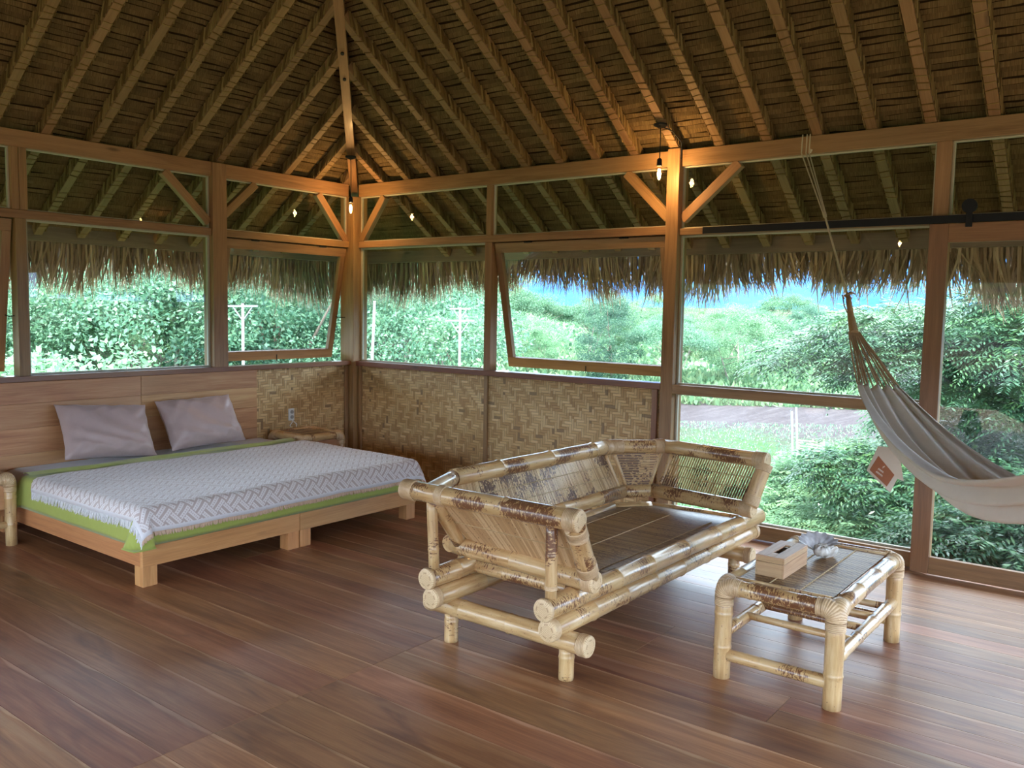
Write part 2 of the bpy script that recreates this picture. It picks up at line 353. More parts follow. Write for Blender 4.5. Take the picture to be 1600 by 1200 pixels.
def cloth(name,c,rough=.75,sheen=.3,amp=.15,scale=14,wr=None):
    k=N(name); n_=k.noise(k.obj(),scale,3,.6); th=k.noise(k.vmath('MULTIPLY',k.obj(),(1,1,1)),420,1)
    hv=k.n('ShaderNodeHueSaturation'); k.set(hv.inputs['Value'],k.math('ADD',.93,k.math('MULTIPLY',n_,.14))); hv.inputs['Color'].default_value=(*c,1)
    k.bump(k.math('ADD',k.math('MULTIPLY',n_,1.0),k.math('MULTIPLY',th,.06)),amp,.02)
    return k.out(hv.outputs[0],rough,.3,0,.1,sheen)
M['sheet']=cloth('grey_sheet',(.36,.30,.25))
M['white_sheet']=cloth('white_pad',(.62,.60,.60))
M['green']=cloth('green_blanket',(.38,.42,.085),.7,.2,.2)
M['pillow']=cloth('satin_pillowcase',(.46,.33,.30),.36,.2,.25,9)
M['canvas']=cloth('hammock_canvas',(.66,.57,.47),.6,.2,.25,8)
M['fringe']=cloth('white_tassels',(.78,.76,.76),.8)
M['fringe_tan']=cloth('tan_tassels',(.68,.47,.33),.8)
def throw_mat():
    k=N('jacquard_throw'); uv=k.sep(k.uv())
    # diagonal basket of long dashes in two directions
    a=k.math('ADD',uv[0],uv[1]); b=k.math('SUBTRACT',uv[0],uv[1]); P=.115
    ia=k.math('FLOOR',k.math('DIVIDE',a,P)); ib=k.math('FLOOR',k.math('DIVIDE',b,P))
    par=k.math('LESS_THAN',k.math('MODULO',k.math('ADD',k.math('ADD',ia,ib),800.0),2.0),.5)
    fa=k.math('FRACT',k.math('DIVIDE',a,P/2)); fb=k.math('FRACT',k.math('DIVIDE',b,P/2))
    f=k.math('ADD',k.math('MULTIPLY',par,fa),k.math('MULTIPLY',k.math('SUBTRACT',1.0,par),fb))
    al=k.math('ADD',k.math('MULTIPLY',par,k.math('FRACT',k.math('DIVIDE',b,P/6))),k.math('MULTIPLY',k.math('SUBTRACT',1.0,par),k.math('FRACT',k.math('DIVIDE',a,P/6))))
    band=k.math('MULTIPLY',k.math('GREATER_THAN',f,.30),k.math('LESS_THAN',f,.90))
    dot=k.math('MULTIPLY',k.math('MULTIPLY',k.math('GREATER_THAN',f,.50),k.math('LESS_THAN',f,.70)),k.math('LESS_THAN',al,.45))
    m_=k.math('MULTIPLY',band,k.math('SUBTRACT',1.0,k.math('MULTIPLY',dot,.8)))
    c=k.mix(m_,(.56,.45,.41),(.84,.78,.76))
    edge=k.math('GREATER_THAN',k.rnd(),.25); c=k.mix(edge,c,(.78,.74,.74))
    k.bump(k.math('ADD',m_,k.math('MULTIPLY',k.noise(k.uv(),14,3),2.0)),.5,.006); return k.out(c,.8,.3,0,.1,.3)
M['throw']=throw_mat()

def leaf_mat(name,stops,trans=.45,gloss=.5):
    k=N(name); r=k.math('FRACT',k.math('ADD',k.rnd(),k.math('MULTIPLY',k.orand(),.35)))
    c=k.ramp(k.rnd(),stops)
    hv=k.n('ShaderNodeHueSaturation'); k.set(hv.inputs['Color'],c); k.set(hv.inputs['Value'],k.math('ADD',.8,k.math('MULTIPLY',k.orand(),.4))); k.set(hv.inputs['Hue'],k.math('ADD',.485,k.math('MULTIPLY',k.orand(),.03)))
    tr=k.n('ShaderNodeBsdfTranslucent'); k.set(tr.inputs[0],hv.outputs[0]); mx=k.n('ShaderNodeMixShader'); mx.inputs[0].default_value=trans
    k.out(hv.outputs[0],gloss,.5); o=[n_ for n_ in k.t.nodes if n_.type=='OUTPUT_MATERIAL'][0]
    k.t.links.new(k.b.outputs[0],mx.inputs[1]); k.t.links.new(tr.outputs[0],mx.inputs[2]); k.t.links.new(mx.outputs[0],o.inputs[0]); return k.m
M['leaf']=leaf_mat('leaves_green',[(.0,(.055,.14,.085)),(.5,(.095,.21,.125)),(1,(.165,.31,.16))])
M['leaf_light']=leaf_mat('leaves_fresh',[(.0,(.08,.19,.105)),(.5,(.135,.27,.14)),(1,(.22,.36,.18))],.4,.75)
M['leaf_dark']=leaf_mat('leaves_dark',[(.0,(.03,.085,.065)),(.5,(.06,.15,.10)),(1,(.10,.21,.12))])
M['leaf_near']=leaf_mat('leaves_pinnate',[(.0,(.016,.056,.034)),(.5,(.04,.108,.055)),(1,(.10,.20,.07))],.3,.30)
M['leaf_banana']=leaf_mat('leaves_banana',[(.0,(.05,.14,.10)),(1,(.11,.24,.16))],.4,.35)
def ground_mat():
    k=N('field_ground'); P=k.sep(k.n('ShaderNodeNewGeometry').outputs['Position'])
    pos=k.comb(P[0],P[1],0); n1=k.noise(pos,.35,5,.65); n2=k.noise(pos,3.5,4,.7); rows=k.noise(k.vmath('MULTIPLY',pos,(.25,2.2,1)),1.0,3,.6)
    g=k.ramp(n2,[(.3,(.018,.045,.016)),(.5,(.030,.068,.025)),(.7,(.055,.09,.038))])
    soil=k.ramp(k.math('ADD',k.math('MULTIPLY',n2,.5),k.math('MULTIPLY',rows,.5)),[(.3,(.028,.024,.027)),(.5,(.044,.038,.043)),(.7,(.075,.068,.072))])
    d=k.vmath('LENGTH',k.vmath('SUBTRACT',pos,(-5.8,-6.5,0))); 
    vd=k.n('ShaderNodeVectorMath',operation='LENGTH'); k.set(vd.inputs[0],k.vmath('SUBTRACT',pos,(-5.8,-6.5,0)))
    dd=k.math('ADD',vd.outputs['Value'],k.math('MULTIPLY',k.math('SUBTRACT',n1,.5),14.0))
    f=k.ramp(k.math('DIVIDE',dd,100.0),[(.33,0.0),(.37,1.0),(.60,1.0),(.66,0.0)])
    c=k.mix(f,g,soil)
    hz=k.math('GREATER_THAN',P[2],-1.5); bare=k.ramp(k.noise(pos,.05,3,.6),[(.52,0.0),(.58,1.0)])
    c=k.mix(k.math('MULTIPLY',hz,bare),c,(.09,.065,.055))
    k.bump(n2,.5,.2); return k.out(c,.95,.1)
M['ground']=ground_mat()
M['bounce_deck']=solid('bounce_deck_brown',(.26,.19,.125),.8)  # brown of the added light-bouncing deck
k=N('far_hills'); nz=k.noise(k.obj(),.02,6,.7); M['hills']=k.out(k.ramp(nz,[(.35,(.012,.055,.16)),(.65,(.028,.10,.24))]),.95,.05)  # distance haze is put into the blue base colour

# ------------------------------------------------------------------ the room shell
ZB0,ZB1=2.674,2.792; ZM0,ZM1=2.181,2.242; ZS=1.069; SL=.67
X0,Y0=-8.0,-9.0
fl=MB(); pw=.203; x=X0-.3; ci=0
joints=[[-3.75,-7.4,-0.4],[-5.3,-1.9,-8.6],[-4.55,-1.1,-7.9],[-6.4,-2.7]]
while x<.14:
    if x>-2.75: pw=.141
    grp=(ci//3)%4; js=sorted([Y0-1.0,.12]+[j_+ (0 if ci%3 else 0.0) for j_ in joints[grp] if j_>Y0-.9])
    if -4.75<x<-2.75: js=sorted([Y0-1.0,-7.4,-3.72,.12]+([-6.0] if ci%2 else []))
    for a,b in zip(js[:-1],js[1:]):
        x1=min(x+pw,.13)
        fl.box(((x+x1)/2,a+.0015,-.012),((x+x1)/2,b-.0015,-.012),x1-x-.0022,.024,(0,0,1),0,random.random(),0.0)
    x+=pw; ci+=1
fl.build('floor',M['floor'],kind='structure')
sub=MB(); sub.bb(X0-.3,.13,Y0-1.0,.12,-.16,-.026); sub.build('floor_slab',M['blackbox'],kind='structure')

def struct(name,mb,mat,parent=None,bevel=.003,**kw):
    if parent is None: kw['kind']='structure'
    return mb.build(name,mat,parent,bevel=bevel,**kw)

tr_=MB(); tr_.bb(X0-3.6,X0-.31,Y0-4.6,.5,-.30,-.02); tr_.bb(X0-.31,.5,Y0-4.6,Y0-1.01,-.30,-.02); tr_.build('unseen_bounce_deck',M['bounce_deck'],kind='structure')  # unseen deck added behind the camera to bounce sunlight onto the ceiling
# thatched roof: four slopes of stepped rows
def slope_mesh(name, kind_axis, lo, hi, top, z0=2.90, flip=1, rows_step=.037, seg=.10):
    """kind_axis 'y': slope over wall A (rises toward -y), rows run along x."""
    mb=MB(); n=int((top+1.12)/rows_step)
    for i in range(n):
        t0=-1.12+i*rows_step; t1=t0+rows_step      # horizontal distance inward from the wall line
        a=max(lo, lo+max(0,t0)-.0) if False else lo
        s0=lo+max(t0,-1.12); s1=hi-max(t0,-1.12)
        if s1-s0<.1: break
        m_=max(2,int((s1-s0)/seg)); P=[]; r=random.random()
        for q in range(7):
            row=[]
            f=(.0,.16,.19,.5,.83,.86,1.0)[q]
            bul=[-.05,-.05,-.002,.018,-.002,-.05,-.05][q]
            for j in range(m_+1):
                c_=s0+(s1-s0)*j/m_
                t=t0+(t1-t0)*f+random.uniform(-.002,.002)+.004*math.sin(c_*3.1+i*1.7)+.003*math.sin(c_*7.7+i*.6)
                z=z0+SL*t+.010-bul+random.uniform(-.004,.004)
                row.append((c_,t,z))
            P.append(row)
        if kind_axis=='y': Q=[[(c_,-t,z) for c_,t,z in row] for row in P]
        elif kind_axis=='x': Q=[[(-t,c_,z) for c_,t,z in row] for row in P]
        elif kind_axis=='-y': Q=[[(c_,Y0+t,z) for c_,t,z in row] for row in P]
        else: Q=[[(X0+t,c_,z) for c_,t,z in row] for row in P]
        b=len(mb.v); nj=m_+1
        for row in Q: mb.v.extend(row)
        for qi in range(6):
            for j in range(m_):
                rr=min(1,max(0,r*.8+random.random()*.2))
                c0=s0+(s1-s0)*j/m_; c1=s0+(s1-s0)*(j+1)/m_; u0=t0+rows_step*qi/6; u1=u0+rows_step/6
                mb.face((b+qi*nj+j,b+(qi+1)*nj+j,b+(qi+1)*nj+j+1,b+qi*nj+j+1),((c0,u0),(c0,u1),(c1,u1),(c1,u0)),1 if qi in (0,1,4,5) else 0,rr)  # gap floors and step sides take the painted shade
    # weather side
    T=.24
    def P3(c_,t,z):
        return {'y':(c_,-t,z),'x':(-t,c_,z),'-y':(c_,Y0+t,z),'-x':(X0+t,c_,z)}[kind_axis]
    b=len(mb.v); t0,t1=-1.16,top
    for (c_,t,z) in ((lo-1.2,-1.2,z0-SL*1.2+T),(hi+1.2,-1.2,z0-SL*1.2+T),(hi-top,top,z0+SL*top+T),(lo+top,top,z0+SL*top+T),(lo-1.2,-1.2,z0-SL*1.2+.05),(hi+1.2,-1.2,z0-SL*1.2+.05)):
        mb.v.append(P3(c_,t,z))
    mb.face((b,b+1,b+2,b+3),((0,0),(8,0),(8,5),(0,5)),0,.5); mb.face((b,b+1,b+5,b+4),((0,0),(8,0),(8,.2),(0,.2)),0,.5)
    return mb.build(name,[M['thatch'],M['thatch_gap_shade']],kind='structure')
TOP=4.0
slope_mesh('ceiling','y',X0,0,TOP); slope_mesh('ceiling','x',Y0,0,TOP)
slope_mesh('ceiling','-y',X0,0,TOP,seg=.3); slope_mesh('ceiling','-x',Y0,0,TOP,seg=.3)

# wall plates, rails, posts
def thing(name,mb,mat,label,cat,parent=None,bevel=.004,origin=None,**kw):
    return mb.build(name,mat,parent,bevel=bevel,label=label,category=cat,origin=origin,**kw)
def beamobj(name,x0,x1,y0,y1,z0,z1,label,cat='beam',mat='timber'):
    mb=MB(); mb.bb(x0,x1,y0,y1,z0,z1)
    return thing(name,mb,M[mat],label,cat,origin=((x0+x1)/2,(y0+y1)/2,z0))
beamobj('roof_beam',X0,-.062,.0,.12,ZB0,ZB1,'long horizontal timber beam under the thatch above the bed wall')
beamobj('roof_beam',.0,.12,-3.43,-.072,ZB0,ZB1,'horizontal timber beam under the thatch between corner post and tall middle post')
beamobj('roof_beam',.0,.12,Y0,-3.535,ZB0,ZB1,'horizontal timber beam under the thatch that the hammock rope hangs from')
beamobj('post',-.062,.12,-.07,.12,0,ZB0+.0,'corner timber post behind the hanging bulb where both window walls meet','post')
beamobj('post',-1.582,-1.446,-.022,.13,0,ZB1-.003,'timber post behind the bed between the two bed wall windows','post')
beamobj('post',-.03,.13,-3.534,-3.434,0,ZB1+.01,'tall timber post beside the bulb, between woven wall and big glass bay','post')
beamobj('post',.0,.12,-5.335,-5.25,0,ZB0,'timber post right of the big glass bay, behind the sliding door stile','post')
beamobj('post',-4.75,-4.61,-.022,.13,0,ZB1-.003,'timber post of the bed wall standing beyond the headboard','post')
beamobj('post',-.03,.13,-9.07,-8.93,0,ZB1,'far end timber post of the sliding door wall','post')
# mid rails
beamobj('window_rail',-1.447,-.062,.0,.085,ZM0,ZM1,'narrow timber rail over the open window next to the corner on the bed wall','rail')
beamobj('window_rail',X0,-1.582,.0,.085,ZM0,ZM1,'long narrow timber rail over the fixed window above the headboard','rail')
beamobj('window_rail',.0,.085,-3.434,-.072,ZM0,ZM1,'narrow timber rail over the windows of the woven wall','rail')
beamobj('window_rail',.0,.085,-5.25,-3.535,ZM0-.01,ZM1-.02,'narrow timber rail under the black door track over the big glass bay','rail')
# mullions
def mull(x0,x1,y0,y1,z0,z1,label): return beamobj('mullion',x0,x1,y0,y1,z0,z1,label,'mullion')
mull(-3.135,-3.062,-.005,.095,ZS-.04,ZM0,'timber mullion left of the fixed window above the headboard')
mull(-3.15,-3.10,.0,.09,ZM1,ZB0,'dark upper mullion of the bed wall, left one of the closely set pair')
mull(-3.098,-3.045,.0,.09,ZM1,ZB0,'upper mullion of the bed wall, right one of the closely set pair')
mull(-.005,.09,-1.76,-1.685,ZS-.04,ZM0,'lower timber mullion between fixed and open window over the woven wall')
mull(.0,.085,-1.745,-1.69,ZM1,ZB0,'short upper mullion of the woven wall above the long rail')
# wall panels below the sills
def panel_wall(name,axis,a,b,z0,z1,off=.03):
    mb=MB(); n=1
    if axis=='y': P=[(a,off,z0),(b,off,z0),(b,off,z1),(a,off,z1)]
    else: P=[(off,a,z0),(off,b,z0),(off,b,z1),(off,a,z1)]
    L=abs(b-a); mb.v=P; mb.face((0,1,2,3),((0,0),(L,0),(L,z1-z0),(0,z1-z0)))
    o=mb.build(name,M['woven'],kind='structure'); s_=o.modifiers.new('s','SOLIDIFY'); s_.thickness=.02; s_.offset=0
    return o
panel_wall('wall_left','y',X0,-.03,.0,1.03); panel_wall('wall_right','x',-.02,-3.43,.0,1.03)
t=MB(); t.bb(X0,-.062,-.03,.10,1.028,ZS); struct('trim_1',t,M['timber_red'])
t=MB(); t.bb(-.03,.10,-3.433,-.07,1.022,ZS); struct('trim_2',t,M['timber_red'])
t=MB(); t.bb(-.012,.05,-3.535-1.715,-3.536,.008,.108); struct('trim_3',t,M['timber'])
t=MB(); t.bb(-.005,.014,-1.735,-1.695,0,1.02); struct('trim_4',t,M['timber'])
t=MB(); t.bb(-.01,.014,-3.40,-3.355,0,1.02); struct('trim_5',t,M['timber_red'])
t=MB(); t.bb(-.008,.014,-.115,-.08,0,1.02); struct('trim_6',t,M['timber'])
t=MB(); t.bb(-.11,-.07,-.008,.014,0,1.02); struct('trim_7',t,M['timber'])
t=MB(); t.bb(-1.205,-1.165,-.006,.014,0,1.02); struct('trim_8',t,M['timber'])
t=MB(); t.bb(-.035,.09,-5.25,-3.535,1.0,1.066); struct('trim_9',t,M['timber'])
t=MB(); t.bb(X0,0,-.0,.02,0,.05); struct('baseboard_left',t,M['timber_red'])
t=MB(); t.bb(-.02,.02,Y0,-5.36,-.0,.012); struct('trim_10',t,M['timber'])

# windows: empties that parent frame, pane
wn=[0]
def window(axis,a,b,z0,z1,off=.045,fr=.022,mat='seal',label=None):
    wn[0]+=1; L=abs(b-a); lo,hi=min(a,b),max(a,b)
    e_=empty('window_%d'%wn[0],((lo+hi)/2,off,z0) if axis=='y' else (off,(lo+hi)/2,z0),kind='structure')
    mb=MB()
    def B(s0,s1,za,zb,d0,d1):
        if axis=='y': mb.bb(s0,s1,off+d0,off+d1,za,zb)
        else: mb.bb(off+d0,off+d1,s0,s1,za,zb)
    B(lo,lo+fr,z0,z1,-.012,.012);B(hi-fr,hi,z0,z1,-.012,.012);B(lo+fr,hi-fr,z0,z0+fr*.7,-.012,.012);B(lo+fr,hi-fr,z1-fr*.7,z1,-.012,.012)
    mb.build('window_frame',M[mat],e_,bevel=.002)
    g=MB()
    if axis=='y': g.v=[(lo+.01,off,z0+.01),(hi-.01,off,z0+.01),(hi-.01,off,z1-.01),(lo+.01,off,z1-.01)]
    else: g.v=[(off,lo+.01,z0+.01),(off,hi-.01,z0+.01),(off,hi-.01,z1-.01),(off,lo+.01,z1-.01)]
    g.face((0,1,2,3),((0,0),(1,0),(1,1),(0,1))); g.build('pane',M['glass'],e_)
    return e_
window('y',-3.062,-1.582,ZS,ZM0); window('x',-1.685,-.072,ZS,ZM0)
window('y',-1.447,-.062,ZM1,ZB0,fr=.014); window('y',-3.045,-1.582,ZM1,ZB0,fr=.014); window('y',-4.61,-3.15,ZM1,ZB0,fr=.014)
window('x',-1.69,-.072,ZM1,ZB0,fr=.014); window('x',-3.434,-1.745,ZM1,ZB0,fr=.014); window('x',-5.25,-3.535,ZM1-.02,ZB0,fr=.014); window('x',-8.93,-5.335,ZM1-.02,ZB0,fr=.014)
window('x',-5.25,-3.535,1.066,ZM0-.01,fr=.018); window('x',-5.25,-3.535,.108,1.0,fr=.018)

# top-hung sashes pushed outward
def awning(axis,a,b,ang,name_lab):
    wn[0]+=1; lo,hi=min(a,b)+.012,max(a,b)-.012; H=ZM0-ZS-.012; zt=ZM0-.004
    e_=empty('window_%d'%wn[0],((lo+hi)/2,.02,zt) if axis=='y' else (.02,(lo+hi)/2,zt),kind='structure')
    s_,c_=math.sin(ang),math.cos(ang)
    def pt(s,dn,o=0):   # dn: distance down the sash, o: outward offset
        out_=.04+dn*s_+o*c_; z=zt-dn*c_+o*s_
        return (s,out_,z) if axis=='y' else (out_,s,z)
    out_dir=V((0,c_,s_)) if axis=='y' else V((c_,0,s_))
    mb=MB(); W=.085
    along=V((1,0,0)) if axis=='y' else V((0,1,0))
    mb.box(pt(lo,W/2),pt(hi,W/2),.045,W,out_dir.cross(along)); 
    mb.box(pt(lo,H-W/2),pt(hi,H-W/2),.045,W,out_dir.cross(along))
    for s in (lo+W*.36,hi-W*.36): mb.box(pt(s,W),pt(s,H-W),W*.72,.045,out_dir)
    mb.build('sash',M['timber'],e_,bevel=.003)
    g=MB(); g.v=[pt(lo+.05,.07),pt(hi-.05,.07),pt(hi-.05,H-.07),pt(lo+.05,H-.07)]; g.face((0,1,2,3),((0,0),(1,0),(1,1),(0,1))); g.build('pane',M['glass'],e_)
    for s in (lo+.22*(hi-lo),hi-.22*(hi-lo)):
        h=MB(); p0=V(pt(s-.04,.0,-.028)); p1=V(pt(s+.04,.0,-.028)); h.tube([p0,p1],.006,8); h.build('hinge',M['black'],e_)
    h=MB(); q=V(pt((lo+hi)/2,H-.02,-.03)); h.tube([q+V((0,0,.03)),q+V((0,0,-.012)),q+V((0,0,-.03))],.004,6); h.build('latch',M['black'],e_)
    # stay hook from stile to post
    for s in ((hi,) if axis=='y' else (lo,)):
        h=MB(); a_=V(pt(s-.02 if axis=='y' else s+.02,H*.62)); b_=V(a_)
        if axis=='y': b_=V((s+.01,.05,a_.z-.01))
        else: b_=V((.05,s-.01,a_.z-.01))
        h.tube([a_,(a_+b_)/2+V((0,0,-.01)),b_],.004,6); h.build('window_stay',M['black'],e_)
awning('y',-1.447,-.062,.20,'a'); awning('x',-3.434,-1.76,.21,'b'); awning('y',-4.61,-3.135,.18,'c')
# shared light border strips on the outer side of the openings
# corner braces
def brace(p0,p1,w_,label,up):
    mb=MB(); mb.box(p0,p1,w_,.07,up); o=thing('brace',mb,M['timber'],label,'brace')
# endpoints run a little into post and beam planes
brace((.045,-3.06,2.665),(.045,-3.43,2.30),.06,'diagonal timber brace left of the tall middle post, next to the bulb',(0,-1,1))
brace((.045,-3.97,2.665),(.045,-3.54,2.29),.06,'diagonal timber brace right of the tall middle post, lit orange',(0,1,1))
brace((-1.99,.045,2.665),(-1.59,.045,2.29),.06,'diagonal timber brace left of the post behind the bed',(1,0,1))
brace((-1.12,.045,2.665),(-1.44,.045,2.37),.06,'diagonal timber brace right of the post behind the bed',(-1,0,1))
brace((-.42,.045,2.665),(-.07,.045,2.24),.06,'diagonal brace left of the corner post, glowing behind the hanging bulb',(1,0,1))
brace((.045,-.40,2.665),(.045,-.075,2.25),.06,'diagonal brace right of the corner post, glowing behind the hanging bulb',(0,-1,1))

# rafters with lashings
ORD=['first','second','third','fourth','fifth','sixth','seventh','eighth','ninth','tenth','eleventh','twelfth','thirteenth','fourteenth','fifteenth','sixteenth','seventeenth','eighteenth','nineteenth','twentieth']
RW,RH=.066,.085
def rafter(axis,s,top,label,group):
    def pt(t,dz=0,ds=0): z=2.80+SL*t+dz; return V((s+ds,-t,z)) if axis=='y' else V((-t,s+ds,z))
    th=math.atan(SL); off=RH/2/math.cos(th)
    up=V((0,math.sin(th),math.cos(th))) if axis=='y' else V((math.sin(th),0,math.cos(th)))
    e_=empty('rafter',pt(0),label=label,category='rafter',group=group)
    mb=MB(); mb.box(pt(-1.0,off),pt(top,off),RW,RH,up); mb.build('rafter_timber',M['rafter'],e_,bevel=.004)
    lb=MB(); L=(top+.95)/math.cos(th); n=int(L/.034)
    for side in (-1,1):
        for i in range(n):
            t=-.93+(top+.90)*i/n; dsd=side*(RW/2+.004+random.random()*.004)
            a=pt(t,random.uniform(.0,.012),dsd); b=pt(t+random.uniform(.02,.05),random.uniform(.07,.095),dsd+side*random.uniform(0,.006))
            lb.box(a,b,.006,random.uniform(.014,.024),(0,0,1) if False else up,0)
    # straps under the rafter
    for i in range(int(L/.055)):
        t=-.93+i*.055*math.cos(th)
        if t>top-.05: break
        if random.random()<.75:
            k_=random.uniform(-.012,.012)
            lb.box(pt(t,-.002,-RW/2),pt(t+k_,-.002,RW/2),.007,.004,up,0)
    lb.build('lashing',M['lash'],e_)
for i in range(12):
    s=-.09-.352*i
    rafter('y',s,min(-s-.03,3.9) if -s<4 else 3.9,'rope-lashed rafter on the bed side roof slope, %s out from the corner'%ORD[i],'rafters of the bed side roof slope')
for i in range(18):
    s=-.37-.3455*i
    rafter('x',s,min(-s-.03,3.9) if -s<4 else (3.9 if s>-5 else min(3.9,9+s-.05)),'rope-lashed rafter on the hammock side roof slope, %s out from the corner'%ORD[i],'rafters of the hammock side roof slope')
hp=MB(); hp.box((.95,.95,2.80-SL*.95+.05),(-3.95,-3.95,2.80+SL*3.95+.05),.075,.13,(1,1,2)); hr=thing('hip_rafter',hp,M['timber'],'smooth planed hip rafter rising from the corner post to the ridge, two dark bolts','rafter')
for t in (.98,1.17):
    b=MB(); z=2.80+SL*t+.05; b.tube([V((-t,-t,z))+V((-.35,-.35,-1)).normalized()*.066,V((-t,-t,z))+V((-.35,-.35,-1)).normalized()*.079],.014,10); b.build('bolt',M['black'],hr)

# eaves: fascia boards and hanging straw
beamobj('fascia_board',X0-1,1.03,1.0,1.03,2.10,2.26,'grey-brown eave board hung outside the bed wall windows','eave board',mat='fascia')
beamobj('fascia_board',1.0,1.03,Y0-1,1.0,2.10,2.26,'grey-brown eave board hung outside the woven wall and big glass bay','eave board',mat='fascia')
def fringe(axis,a,b,label):
    rng=np.random.RandomState(3 if axis=='x' else 4); L=b-a; n=int(L*520)
    s=a+rng.rand(n)*L; k_=np.sin(s*2.1+1)*.05+np.sin(s*5.3)*.045+np.sin(s*11.7+2)*.03
    ln=(.345 if axis=='x' else .37)+.10*np.clip((s-(b-1.9))/1.6,0,1)+k_+rng.randn(n)*.035-(rng.rand(n)**2.5)*.14; tip=rng.rand(n)<.10; ln[tip]+=.13*rng.rand(tip.sum())
    o0=1.03+rng.rand(n)*.16; z0=2.20+rng.rand(n)*.12-(o0-1.03)*.5; ln+=(z0-2.10)
    lean=rng.randn(n)*.07+np.sin(s*3.7)*.06; ow=rng.rand(n)*.10; w_=.005+rng.rand(n)*.008
    V_=np.zeros((n,4,2,3)); 
    for q,f in enumerate((0,.4,.75,1.0)):
        ss=s+lean*f*f; oo=o0+ow*f*(2-f)*.7; zz=z0-ln*f; ww=w_*(1-.8*f*f)
        for e_,sg in ((0,-1),(1,1)):
            A=np.stack([ss+sg*ww,oo+sg*.002,zz],1)
            V_[:,q,e_,:]=A if axis=='y' else A[:,[1,0,2]]
    vs=V_.reshape(-1,3); F=[]
    for q in range(3):
        base=np.arange(n)*8+q*2; F.append(np.stack([base,base+1,base+3,base+2],1))
    F=np.concatenate(F); return nmesh('thatch_fringe',vs,F,M['straw'],np.tile(rng.rand(n),3),label=label,category='thatch fringe',kind='stuff')
def nmesh(name,vs,F,mats,rnd,parent=None,mi=None,**props):
    me=bpy.data.meshes.new(name); nf=len(F); k_=F.shape[1]
    me.vertices.add(len(vs)); me.vertices.foreach_set('co',np.asarray(vs,dtype=np.float32).ravel())
    me.loops.add(nf*k_); me.loops.foreach_set('vertex_index',F.astype(np.int32).ravel())
    me.polygons.add(nf); me.polygons.foreach_set('loop_start',np.arange(nf,dtype=np.int32)*k_)
    me.update(calc_edges=True); me.validate()
    at=me.attributes.new('rnd','FLOAT','FACE'); at.data.foreach_set('value',np.asarray(rnd,dtype=np.float32))
    for m_ in (mats if isinstance(mats,(list,tuple)) else [mats]): me.materials.append(m_)
    o=bpy.data.objects.new(name,me); COL.objects.link(o)
    if parent is not None: o.parent=parent
    for kk,v_ in props.items(): o[kk]=v_
    return o
fringe('y',-5.2,1.25,'ragged straw thatch fringe hanging outside the bed wall windows')
fringe('x',-9.2,1.2,'ragged straw thatch fringe hanging outside the woven wall and glass bay')

# sliding glass door on a black track
wn_d=empty('door_1',(-.075,-6.3,0),kind='structure')
mb=MB(); DX0,DX1=-.095,-.055
mb.bb(DX0,DX1,-5.362,-5.255,.012,2.165); mb.bb(DX0,DX1,-7.35,-7.25,.012,2.165)
mb.bb(DX0,DX1,-7.25,-5.362,.012,.118); mb.bb(DX0,DX1,-7.25,-5.362,2.052,2.165)
mb.build('door_frame',M['stile'],wn_d,bevel=.003)
g=MB(); g.v=[(-.075,-7.26,.10),(-.075,-5.35,.10),(-.075,-5.35,2.07),(-.075,-7.26,2.07)]; g.face((0,1,2,3),((0,0),(1,0),(1,1),(0,1))); g.build('pane',M['glass'],wn_d)
def roller(y):
    e_=MB(); e_.tube([(-.118,y,2.262),(-.095,y,2.262)],.042,24); e_.bb(-.104,-.096,y-.018,y+.018,2.14,2.27); return e_.build('roller',M['black'],wn_d,bevel=.002)
roller(-5.47); roller(-7.1)
tk=MB(); tk.bb(-.088,-.078,-9.0,-3.76,2.168,2.215); 
for y in (-3.95,-4.9,-5.25,-6.4,-7.6): tk.tube([(-.079,y,2.19),(.0,y,2.19)],.008,8)
thing('door_track',tk,M['black'],'long flat black steel sliding door track across the big glass bay','door track',bevel=.002,origin=(-.083,-6.4,2.168))

